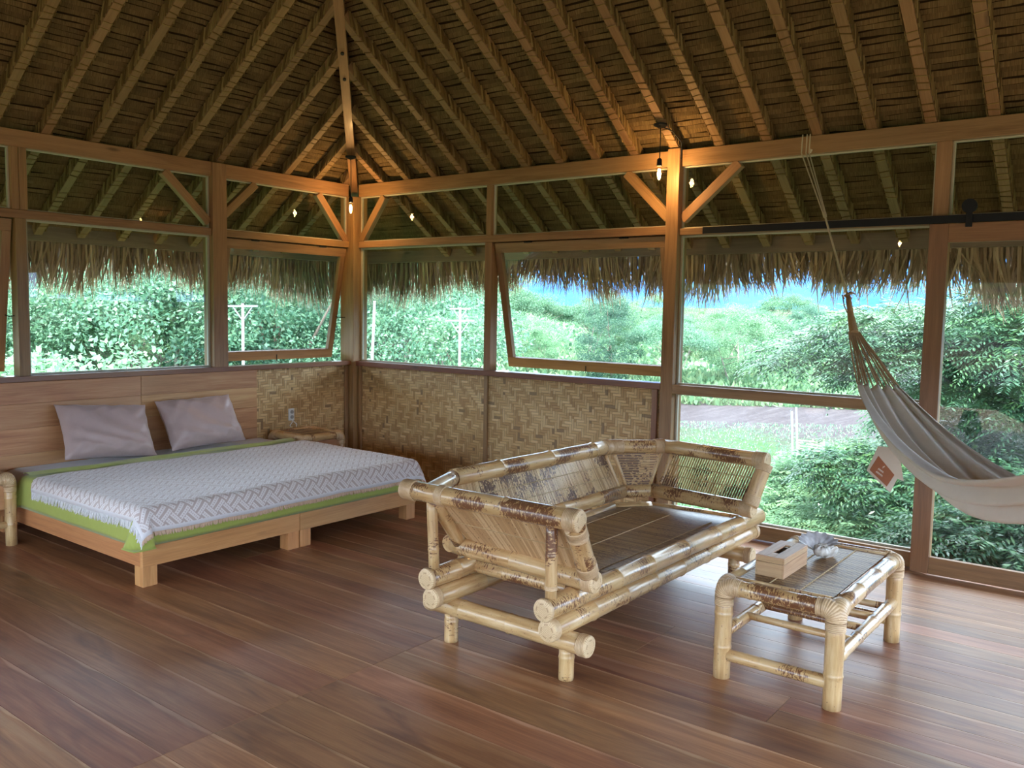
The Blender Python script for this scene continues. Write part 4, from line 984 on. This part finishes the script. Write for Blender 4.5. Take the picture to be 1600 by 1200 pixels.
# ------------------------------------------------------------------ hammock
HA=V((-.055,-4.465,2.79)); hd=V((math.cos(math.radians(-140)),math.sin(math.radians(-140)),0)); hn=V((hd.y*-1,hd.x,0))*-1   # hn points to the right in the picture
HM=empty('hammock',HA+hd*2.3+V((0,0,-2.0)),label='cream canvas hammock hanging in front of the big glass bay',category='hammock')
def hp_(s,z,l=0): return HA+hd*s+hn*l+V((0,0,z-HA.z))
mb=MB()
for dx in (-.028,-.008,.022): mb.tube([HA+V((-.012,dx,.0)),HA+V((-.02,dx,-.12)),hp_(.36,2.23,dx*.3)],.0042,6)
mb.tube([HA+V((-.012,-.04,-.10)),HA+V((-.015,-.03,-.12))],.010,8)
mb.tube([hp_(.36,2.23),hp_(.55,1.98),hp_(.76,1.71)],.0062,8); mb.tube([hp_(.355,2.24),hp_(.37,2.215)],.012,8)
mb.build('hanging_rope',M['rope'],HM)
mb=MB()
mb.tube([hp_(.75,1.735,-.02),hp_(.765,1.72,.015),hp_(.775,1.70,-.01),hp_(.76,1.71,.0)],.011,8)
mb.tube([hp_(.76,1.72),hp_(.785,1.68,.004),hp_(.82,1.62,.006)],[.012,.016,.016],12)
mb.tube([hp_(.78,1.70,.03),hp_(.80,1.72,.05),hp_(.84,1.66,.055),hp_(.83,1.62,.03)],.0035,6)
mb.tube([hp_(.74,1.73,-.05),hp_(.76,1.74,-.02),hp_(.77,1.71,.02)],.004,6)
mb.build('knot',M['tan_rope'],HM,smooth=True)
wrp=MB(); pts=[];rad=[]
for i in range(25):
    f=i/24; pts.append(hp_(.82+.09*f,1.62-.115*f,.008+.012*f)); rad.append(.015+.009*f+(.003 if i%2 else 0))
wrp.tube(pts,rad,12); wrp.build('string_wrapping',M['tan_rope'],HM)
S0,S1=1.20,3.55
def hz_c(s): return .805+.37*abs(s-2.27)**1.75
def hw(s): 
    f=(s-S0)/(S1-S0); return .115+.12*math.sin(math.pi*min(max(f,0),1))**.7
def hsurf(s,q):
    f=(s-S0)/(S1-S0); w_=hw(s); g_=math.sin(math.pi*min(max(f,0),1))
    lat=w_*math.sin(q*1.25)*1.0; up_=(.03+.20*g_)*(1-math.cos(q*1.25))
    up_*= (1.0 if q>0 else .6)
    pl=(.015+.018*g_)*math.sin(q*17+1.2*math.sin(s*2.2+q*3))+.014*g_*math.sin(q*9+s*3.3)
    p=hp_(s,hz_c(s)+up_,lat)
    nn=hn*(-math.sin(q*1.25))+V((0,0,math.cos(q*1.25)))
    return p+nn*pl
P=[[hsurf(S0+(S1-S0)*i/90,-1+2*j/110) for j in range(111)] for i in range(91)]
mb=MB(); mb.grid(P,lambda i,j:(i*.02,j*.01)); cl=mb.build('canvas_bed',M['canvas'],HM,smooth=True); s_=cl.modifiers.new('s','SOLIDIFY'); s_.thickness=.003
for k_ in range(16):
    j=int(k_*110/15); q0=hp_(.905,1.51,.018+(k_-7.5)*.004); q1=P[0][j]
    mb=MB(); mb.tube([q0,q0.lerp(q1,.5)+V((0,0,random.uniform(-.006,.006)))+hn*random.uniform(-.012,.012),q1],.0042,6); mb.build('clew_string',M['tan_rope'],HM)
    q2=hp_(3.95,1.75,(k_-7.5)*.004); q3=P[-1][j]; 
    mb=MB(); mb.tube([q2,q2.lerp(q3,.5),q3],.0042,6); mb.build('clew_string',M['tan_rope'],HM)
mb=MB(); mb.tube([hp_(3.95,1.75),hp_(4.6,2.75),hp_(4.75,3.0)],.0065,8); mb.build('hanging_rope',M['rope'],HM)
# label cloth with leather patch, hanging from the near edge
tagd=(hp_(1.62,.85,-.22)-CAM).length
def tag_piece(name,px,mat,parent,off=0,th=.003):
    """thin cloth or leather piece through four picture-traced corners, with real thickness"""
    q=[wp(u,v_,tagd)-fwd*off for u,v_ in px]; n_=(q[1]-q[0]).cross(q[2]-q[0]).normalized()*th; mb=MB(); mb.v=[tuple(p) for p in q]+[tuple(p+n_) for p in q]
    k_=len(q); uvq=tuple((0,0) for _ in range(k_)); mb.face(tuple(range(k_)),uvq); mb.face(tuple(range(k_,2*k_))[::-1],uvq)
    for i in range(k_): j=(i+1)%k_; mb.face((i,i+k_,j+k_,j),((0,0),)*4)
    return mb.build(name,mat,parent)
TG=tag_piece('fabric_label',[(1372,697),(1354,735),(1391,770),(1402,748),(1412,752),(1404,700)],M['canvas'],HM)
LP=tag_piece('leather_patch',[(1372,712),(1358,734),(1385,760),(1397,742)],M['leather'],TG,.004)
tagc=wp(1378,737,tagd)-fwd*.009; wv=(r2*.80-u2*.60); hv=(r2*.60+u2*.80); nr=-fwd; sg=0
mb=MB()
def stroke(pts): mb.tube([V(tagc)+nr*(.0055*sg)+wv*a+hv*b for a,b in pts],.0011,5)
stroke([(-.012,.014),(-.010,.030),(0,.036),(.010,.030),(.012,.014)]); stroke([(-.016,.022),(0,.028),(.016,.022)])
for row,xs_ in ((.0,range(-3,4)),(-.018,range(-3,3))):
    for q in xs_:
        a=q*.0085; stroke([(a-.002,row-.005),(a,row+.005),(a+.003,row-.004),(a+.004,row+.003)])
mb.build('patch_print',M['cream'],LP)

# ------------------------------------------------------------------ outdoors: terrain
def azd(x,y): 
    dx,dy=x+5.8,y+6.5; return math.degrees(math.atan2(dx,dy)),math.hypot(dx,dy)
def terrain(x,y):
    az,d=azd(x,y); z=-3.2
    hill=max(0,min(1,(58-az)/30)); z+=hill*max(0,min(1,(d-14)/40))*3.2
    z+=max(0,min(1,(d-60)/90))**1.3*(14+3*math.sin(az*.12))*(1-.75*max(0,min(1,(az-46)/8)))
    z+=max(0,min(1,(d-140)/200))*14*(1-.8*max(0,min(1,(az-46)/8)))
    z+=.25*math.sin(x*.23)*math.cos(y*.19)*min(1,d/30)
    return z
tm=MB(); rs=[2,5,8,11,14,18,22,27,33,40,48,58,70,85,105,130,160,200,260,350]; azs=list(range(-180,181,5)); P=[]
for r_ in rs: P.append([(-5.8+r_*math.sin(math.radians(a)),-6.5+r_*math.cos(math.radians(a)),terrain(-5.8+r_*math.sin(math.radians(a)),-6.5+r_*math.cos(math.radians(a)))) for a in azs])
tm.grid(P,lambda i,j:(i,j)); tm.build('field',M['ground'],smooth=True,kind='structure')
hm=MB(); P=[]
for i in range(14):
    r_=420+i*40; row=[]
    for a in range(-30,150,2):
        f=math.sin(min(1,i/10)*math.pi/2); h=-5+f*(66+16*math.sin(a*.11)+9*math.sin(a*.31+1)+4*math.sin(a*.9))+random.uniform(-2,2)*f
        row.append((r_*math.sin(math.radians(a)),r_*math.cos(math.radians(a)),h))
    P.append(row)
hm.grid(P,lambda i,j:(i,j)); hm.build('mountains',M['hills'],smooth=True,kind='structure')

# foliage
def leafset(c,dirs,nrm,L,W):
    """rhombus leaves: centres c (n,3), directions, normals, length, width"""
    side=np.cross(dirs,nrm); side/=np.linalg.norm(side,axis=1,keepdims=True)+1e-9
    L=L[:,None]; W=W[:,None]
    V4=np.stack([c-dirs*L*.5,c+side*W*.5-dirs*L*.05,c+dirs*L*.5,c-side*W*.5-dirs*L*.05],1)
    n=len(c); F=np.arange(n*4).reshape(n,4); return V4.reshape(-1,3),F
def unit(a): return a/(np.linalg.norm(a,axis=1,keepdims=True)+1e-9)
def crown(rng,K,Lp,R,Rz,cr,leaf,flat=.6,shape='round'):
    ang=rng.rand(K)*2*np.pi; u=rng.rand(K)**.5
    if shape=='umbrella': zz=(1-u**2)*.8+rng.rand(K)*.35; 
    else: zz=(rng.rand(K)*2-1); u=np.sqrt(np.clip(1-zz**2,0,1))*(.55+.45*rng.rand(K))
    cc=np.stack([np.cos(ang)*u*R,np.sin(ang)*u*R,zz*Rz],1)
    n=K*Lp; off=unit(rng.randn(n,3))*(rng.rand(n,1)**.4); off[:,2]*=flat; off[:,2]=off[:,2]+.0
    c=np.repeat(cc,Lp,0)+off*cr*np.repeat(.6+.8*rng.rand(K),Lp)[:,None]
    d=unit(off+rng.randn(n,3)*.6+np.array([0,0,-.25])); nr=unit(rng.randn(n,3)*.6+np.array([0,0,1]))
    Ls=leaf*(.6+.8*rng.rand(n)); v_,F=leafset(c,d,nr,Ls,Ls*.55)
    tone=np.clip(np.repeat(rng.rand(K),Lp)*.55+rng.rand(n)*.45,0,1)
    return v_,F,tone,cc
def make_tree(seed,H,R,Rz,K,Lp,cr,leaf,mat,bark,label,shape='round',trunks=1,tr=.12,name='tree'):
    rng=np.random.RandomState(seed); e_=empty(name,(0,0,0),label=label,category='tree' if name=='tree' else 'bush')
    v_,F,tone,cc=crown(rng,K,Lp,R,Rz,cr,leaf,shape=shape); v_=v_+np.array([0,0,H-Rz]); nmesh('foliage',v_,F,M[mat],tone,e_)
    mb=MB()
    for t in range(trunks):
        a=rng.rand()*6.28; l=.25*R*(trunks>1); base=V((0.1*math.cos(a)*(trunks>1),.1*math.sin(a)*(trunks>1),-.4)); top=V((math.cos(a)*l*2,math.sin(a)*l*2,H-Rz*1.1))
        mid=base.lerp(top,.5)+V((rng.randn()*.15,rng.randn()*.15,0)); mb.tube([base,mid,top],[tr,tr*.75,tr*.45],7)
        for b in range(5):
            c_=cc[rng.randint(len(cc))]; tgt=V((c_[0],c_[1],c_[2]+H-Rz)); s0=mid.lerp(top,rng.rand()); mb.tube([s0,s0.lerp(tgt,.5)+V((0,0,.1)),s0.lerp(tgt,.92)],[tr*.4,tr*.25,tr*.08],5)
    mb.build('trunk',M[bark],e_,smooth=True)
    return e_
def tree_tree_place(proto,x,y,sc,rot,label,first,group=None,dz=0):
    o=proto if first else copy_tree(proto)
    o.location=(x,y,terrain(x,y)+dz); o.scale=(sc,sc,sc); o.rotation_euler=(0,0,rot); o['label']=label
    if group: o['group']=group
    elif 'group' in o: del o['group']
    return o
PR={}
PR['A']=make_tree(11,6.5,3.2,2.4,110,285,.75,0.105,'leaf_light','bark_pale','tree','round',2,.09)
PR['B']=make_tree(12,5.5,3.4,1.8,110,270,.8,0.105,'leaf','bark_pale','tree','umbrella',3,.07)
PR['C']=make_tree(13,7.5,2.6,3.2,110,270,.7,0.105,'leaf_dark','bark','tree','round',1,.15)
PR['D']=make_tree(14,2.4,1.8,1.3,90,150,.5,.085,'leaf_light','bark','bush','round',2,.05,name='bush')
used=set()
def PL(k_,az,d,sc,label,group=None,dz=0):
    x=-5.8+d*math.sin(math.radians(az)); y=-6.5+d*math.cos(math.radians(az))
    first=k_ not in used; used.add(k_)
    return tree_tree_place(PR[k_],x,y,sc,random.random()*6.28,label,first,group,dz)
G='trees on the hillside beyond the windows'
WIN=lambda az: ('the far left window strip' if az<24.3 else 'the headboard window' if az<34.5 else 'the nightstand window' if az<42 else
    'the corner window' if az<51 else 'the open woven wall window' if az<62 else 'the big glass bay' if az<78 else 'the sliding glass door')
rng=random.Random(5)
cand=[]
for ring,(d,st) in enumerate(((21,6.0),(29,4.6),(40,3.8),(54,3.4),(72,2.9),(98,2.6),(130,2.4))):
    a=20+ring*1.3%3
    while a<88:
        aa=a+rng.uniform(-1,1); dd=d*rng.uniform(.92,1.08)
        ok=not (dd<48 and aa>46) and not (dd<62 and aa>60) and not (90<dd<125 and 53<aa<58) and not (dd>110 and aa>50)
        if ok and not(aa>72 and dd>60 and False): cand.append((aa,dd))
        a+=st
COLN={'A':'pale green','B':'spreading','C':'dark green'}
from collections import defaultdict
grp_=defaultdict(list)
for aa,dd in cand:
    k_=rng.choice('AABBC'); near='near' if dd<35 else ('mid-distance' if dd<65 else 'far')
    grp_[(WIN(aa),near,k_)].append((aa,dd))
for (wl,near,k_),lst in grp_.items():
    lst.sort()
    for i,(aa,dd) in enumerate(lst):
        n=len(lst)
        pos='' if n==1 else (', '+('leftmost' if i==0 else 'rightmost' if i==n-1 else ORD[i]+' from left'))
        sc=(1.0 if dd<60 else 1.25)*rng.uniform(.8,1.2)*(1-.33*max(0,min(1,(aa-49)/5)))
        PL(k_,aa,dd,sc,'%s %s tree through %s%s'%(near,COLN[k_],wl,pos),G,dz=-.2)
# named trees and bushes near the glass bay
PL('A',67.0,54,.78,'light tree with forked pale trunks at the field edge, centre of the big glass bay')
PL('B',62.8,52,.75,'spreading tree at the field edge beside the tall middle post')
PL('D',66.0,23.5,.42,'small round bush on the green field just right of the tall middle post')
PL('D',71.5,14.0,1.0,'fresh green bush outside the lower glass bay, behind the daybed arm')
PL('D',74.5,12.0,.85,'fresh green bush outside the lower glass bay, left of the wooden post')
PL('D',77.5,13.0,1.0,'fresh green bush low behind the hammock label')
PL('D',82.0,14.5,1.1,'green bush low outside the sliding glass door')
PL('D',29.0,15.0,1.25,'light bush close outside the fixed window above the headboard')
PL('D',24.5,16.0,1.5,'light bush close outside the left end of the bed wall')

# undergrowth over the slopes: nobody could count it
rngn=np.random.RandomState(21); n=90000; az=rngn.rand(n)*70+18; d=12+rngn.rand(n)**.8*120
keep=~(((az>54)&(d<56))|((az>46)&(d<30))); az=az[keep]; d=d[keep]
x=-5.8+d*np.sin(np.radians(az)); y=-6.5+d*np.cos(np.radians(az)); z=np.array([terrain(a,b) for a,b in zip(x,y)])
h=(.5+.5*np.sin(x*.9+np.sin(y*.7)*2)*np.cos(y*.8))*1.5; c=np.stack([x,y,z+rngn.rand(len(x))*h+.05],1)
dr=unit(rngn.randn(len(x),3)+np.array([0,0,.5])); nr=unit(rngn.randn(len(x),3)*.7+np.array([0,0,1])); Ls=.13+.006*d
v_,F=leafset(c,dr,nr,Ls,Ls*.6); nmesh('undergrowth',v_,F,M['leaf_light'],rngn.rand(len(x)),label='low green undergrowth covering the slopes beyond the windows',category='undergrowth',kind='stuff')
n=30000; az=rngn.rand(n)*36+54; d=47+rngn.rand(n)*26; x=-5.8+d*np.sin(np.radians(az)); y=-6.5+d*np.cos(np.radians(az)); z=np.array([terrain(a,b) for a,b in zip(x,y)])
c=np.stack([x,y,z+rngn.rand(n)**1.5*(1.0+.8*np.sin(x*.35)*np.cos(y*.3))],1); dr=unit(rngn.randn(n,3)*.5+np.array([0,0,1])); nr=unit(rngn.randn(n,3)); Ls=.35+.3*rngn.rand(n)
v_,F=leafset(c,dr,nr,Ls,Ls*.45); nmesh('reeds',v_,F,M['leaf_light'],rngn.rand(n),label='pale tall reeds along the far edge of the field under the trees',category='reeds',kind='stuff')
# grass tufts on the field
n=26000; az=rngn.rand(n)*36+56; d=9+rngn.rand(n)*30; x=-5.8+d*np.sin(np.radians(az)); y=-6.5+d*np.cos(np.radians(az)); z=np.array([terrain(a,b) for a,b in zip(x,y)])
c=np.stack([x,y,z+.03],1); dr=unit(rngn.randn(n,3)*.4+np.array([0,0,1])); nr=unit(rngn.randn(n,3)); Ls=.07+.09*rngn.rand(n); v_,F=leafset(c,dr,nr,Ls,Ls*.3)
nmesh('field_grass',v_,F,M['leaf_light'],rngn.rand(n),label='rough green grass tufts on the field outside the glass bay',category='grass',kind='stuff')

# near tree with feathery leaves
def frond_tree(seed,loc,blobs,nf,label,leafL=.085,mat='leaf_near',trunk=None,branches=()):
    rng=np.random.RandomState(seed); e_=empty('tree',loc,label=label,category='tree'); C_=[];D=[];Nn=[];Ls=[];T=[]
    tot=sum(b[4] for b in blobs)
    for (bx_,by_,bz_,R_,wt) in blobs:
        m_=int(nf*wt/tot)
        for i in range(m_):
            o=rng.randn(3); o/=np.linalg.norm(o); o[2]=abs(o[2])*.9-.25; rr=R_*(.55+.45*rng.rand()); base=np.array([bx_,by_,bz_])+o*rr*np.array([1,1,.8])
            d=o*np.array([1,1,.3])+rng.randn(3)*.45; d/=np.linalg.norm(d); Lf=.26+.14*rng.rand(); tone=rng.rand()
            sd=np.cross(d,[0,0,1.]); sd/=np.linalg.norm(sd)+1e-9
            for k_ in range(7):
                f=(k_+1)/7.5; p=base+d*Lf*f-np.array([0,0,.22*Lf*f*f*1.4])
                for s in (-1,1):
                    ld=sd*s*.85+d*.55+np.array([0,0,-.35-.2*rng.rand()]); ld/=np.linalg.norm(ld)
                    C_.append(p+ld*leafL*.5); D.append(ld); Nn.append(np.array([rng.randn()*.3,rng.randn()*.3,1.])); Ls.append(leafL*(.8+.4*rng.rand())*(1.15-.5*f)); T.append(min(1,max(0,tone*.6+rng.rand()*.3+.12*(o[2]>.2))))
    C_=np.array(C_);D=np.array(D);Nn=unit(np.array(Nn));Ls=np.array(Ls)
    v_,F=leafset(C_,D,Nn,Ls,Ls*.30); nmesh('foliage',v_,F,M[mat],np.array(T),e_)
    mb=MB()
    for pts,r_ in branches: mb.tube(pts,[r_*(1-.6*i/(len(pts)-1)) for i in range(len(pts))],7)
    if branches: mb.build('branches',M['bark_dark'],e_,smooth=True)
    return e_
TC_=wp(1500,560,10.5)
bl=[]
for (u,v_,ds,R_,wt) in ((1275,560,10.6,.62,1.0),(1370,520,10.4,.62,1.0),(1440,560,10.2,.65,1.1),(1540,510,10.0,.75,1.3),(1620,560,9.6,.8,1.4),(1560,610,10.0,.7,1.2),(1500,620,10.6,.6,.8),(1680,640,9.8,.9,1.3),(1500,690,10.6,.5,.9),(1570,720,10.2,.5,.9),(1640,760,9.8,.6,1.0),(1460,700,11,.4,.5),(1640,470,10,.8,1.2),(1720,520,10,.9,1.2),(1360,590,11.2,.5,.6)):
    p=wp(u,v_,ds)-TC_; bl.append((p.x,p.y,p.z,R_,wt))
L_=lambda u,v_,ds: tuple(wp(u,v_,ds)-TC_)
frond_tree(31,TC_,bl,5400,'big dark feathery-leaved tree close behind the hammock and sliding door',branches=[([L_(1595,730,9.6),L_(1540,695,9.8),L_(1490,655,10),L_(1450,600,10.3)],.055),([L_(1595,735,9.6),L_(1530,705,9.7),L_(1470,670,9.9)],.04),([L_(1700,900,9),L_(1640,800,9.3),L_(1592,720,9.6),L_(1570,560,9.9)],.09)])
T2=wp(1400,800,8.8); bl=[]
for (u,v_,ds,R_,wt) in ((1330,730,9.6,.42,.9),(1385,770,9.2,.40,.7),(1500,850,8.2,.5,1.2),(1570,860,8.0,.55,1.2),(1440,860,8.6,.42,1.0),(1560,780,8.8,.5,.8),(1650,820,8.4,.7,1.2)):
    p=wp(u,v_,ds)-T2; bl.append((p.x,p.y,p.z,R_,wt))
L_=lambda u,v_,ds: tuple(wp(u,v_,ds)-T2)
frond_tree(32,T2,bl,2800,'low feathery-leaved young tree right outside the sliding door bottom',branches=[([L_(1480,1000,8.4),L_(1470,900,8.5),L_(1400,800,8.9),L_(1340,740,9.4)],.03),([L_(1600,1000,8),L_(1580,880,8.1),L_(1560,800,8.5)],.03)])
T3=wp(1290,820,9.4); bl=[]
for (u,v_,ds,R_,wt) in ((1265,750,11,.42,.9),(1300,830,9.8,.42,1.0),(1240,800,10.6,.40,.8),(1350,840,9.2,.40,.9),(1215,850,9.8,.4,.7),(1400,850,9.0,.35,.7)):
    p=wp(u,v_,ds)-T3; bl.append((p.x,p.y,p.z,R_,wt))
L_=lambda u,v_,ds: tuple(wp(u,v_,ds)-T3)
frond_tree(33,T3,bl,1900,'fresh light green young tree outside the lower glass bay above the coffee table',mat='leaf_light',branches=[([L_(1300,1000,9.6),L_(1290,880,9.8),L_(1265,760,10.8)],.025)])

T4=wp(1540,760,13.0); bl=[]
for (u,v_,ds,R_,wt) in ((1455,650,13,.7,1),(1500,700,13.4,.8,1.1),(1560,720,13,.8,1.1),(1620,690,12.6,.8,1),(1600,770,12.6,.8,1),(1520,770,13,.7,1),(1440,720,13.6,.6,.8),(1680,740,12.4,.9,1),(1480,610,13.6,.6,.7),(1500,660,12,.7,1.2),(1580,660,12,.8,1.2),(1590,720,11.6,.6,1),(1490,740,12,.5,.9),(1545,640,12.4,.6,1)):
    p=wp(u,v_,ds)-T4; bl.append((p.x,p.y,p.z,R_,wt))
L_=lambda u,v_,ds: tuple(wp(u,v_,ds)-T4)
frond_tree(34,T4,bl,8500,'bushy mid green tree filling the sliding door view behind the dark branches',leafL=.11,mat='leaf',branches=[([L_(1550,1000,12.8),L_(1545,860,12.9),L_(1530,720,13)],.05)])

# poles and fence in the field
def pole(u,v0,v1,dist,r_,label,cross=(),lean=0,mat='concrete',name='utility_pole'):
    a=wp(u,v1,dist); z1=wp(u,v0,dist).z; zb=terrain(a.x,a.y)-.3
    e_=MB(); e_.tube([(a.x,a.y,zb),(a.x+lean,a.y,z1)],[r_,r_*.7],8)
    o=e_.build(name,M[mat],smooth=True,label=label,category='pole',origin=(a.x,a.y,zb))
    for dz,w_ in cross:
        c=MB(); c.box(V((a.x,a.y,z1-dz))-r2*w_,V((a.x,a.y,z1-dz))+r2*w_,.035,.035); c.tube([V((a.x,a.y,z1-dz))-r2*w_*.7,V((a.x,a.y,z1-dz-w_))],.014,5); c.tube([V((a.x,a.y,z1-dz))+r2*w_*.7,V((a.x,a.y,z1-dz-w_))],.014,5); c.build('crossarm',M[mat],o)
    return o
pole(380,474,560,17,.035,'pale utility pole with one crossarm seen through the open window above the nightstand',((.05,.28),))
pole(571,470,560,18,.038,'leaning pale pole seen at the left edge of the fixed window beside the corner',(),.25)
pole(718,480,560,18,.035,'pale utility pole with double crossarm seen through the window left of the mullion',((.03,.22),(.28,.30)))
for u,v0,v1,ds,lab in ((1240,642,722,26,'thin white fence stake leaning in the field, front one of two'),(1247,636,716,28,'thin white fence stake in the field, rear one of two')):
    a=wp(u,v1,ds); b=wp(u-3,v0,ds); mb=MB(); mb.tube([a-V((0,0,.4)),b],.035,6); mb.build('fence_stake',M['concrete'],label=lab,category='stake')
fe=MB()
for k_ in range(6): 
    a=wp(1247,688+k_*4.5,26); b=wp(1288,694+k_*4.5,26); fe.tube([a,a.lerp(b,.5)+V((0,0,.02)),b],.022,5)
for u in (1249,1270,1287): fe.tube([wp(u,686,26.02),wp(u,735,26.02)],.03,5)
fe.build('bamboo_fence',M['bark_pale'],label='short weathered bamboo rail fence section in the field beside the white stakes',category='fence')

# banana plant near the bed wall
def banana(u,v_,dist,label,seed):
    p=wp(u,v_,dist); zb=terrain(p.x,p.y); e_=empty('banana_plant',(p.x,p.y,zb),label=label,category='plant'); rr=random.Random(seed); H=p.z-zb
    mb=MB(); mb.tube([(p.x,p.y,zb-.2),(p.x,p.y,zb+H*.8)],[.10,.06],9); mb.build('stem',M['leaf_banana'],e_,smooth=True)
    for k_ in range(8):
        a=k_*.785+rr.random()*.5; L=1.5*rr.uniform(.8,1.1); Pn=[]
        d=V((math.cos(a),math.sin(a),0)); sd=V((-d.y,d.x,0)); base=V((p.x,p.y,zb+H*.75)); lm=MB()
        for i in range(13):
            f=i/12; c=base+d*(L*f*.8)+V((0,0,L*(.75*f-.72*f*f))); w_=.20*math.sin(math.pi*min(1,.08+f*.92))**.6
            Pn.append([c-sd*w_+V((0,0,-.05)),c,c+sd*w_+V((0,0,-.05))])
        lm.grid(Pn,lambda i,j:(i*.1,j*.1),r=rr.random()); lm.build('leaf',M['leaf_banana'],e_,smooth=True)
banana(215,560,14,'banana plant with broad bluish leaves outside the fixed window, the one further left',1)
banana(285,562,13,'banana plant with broad bluish leaves outside the fixed window, nearer the post',2)
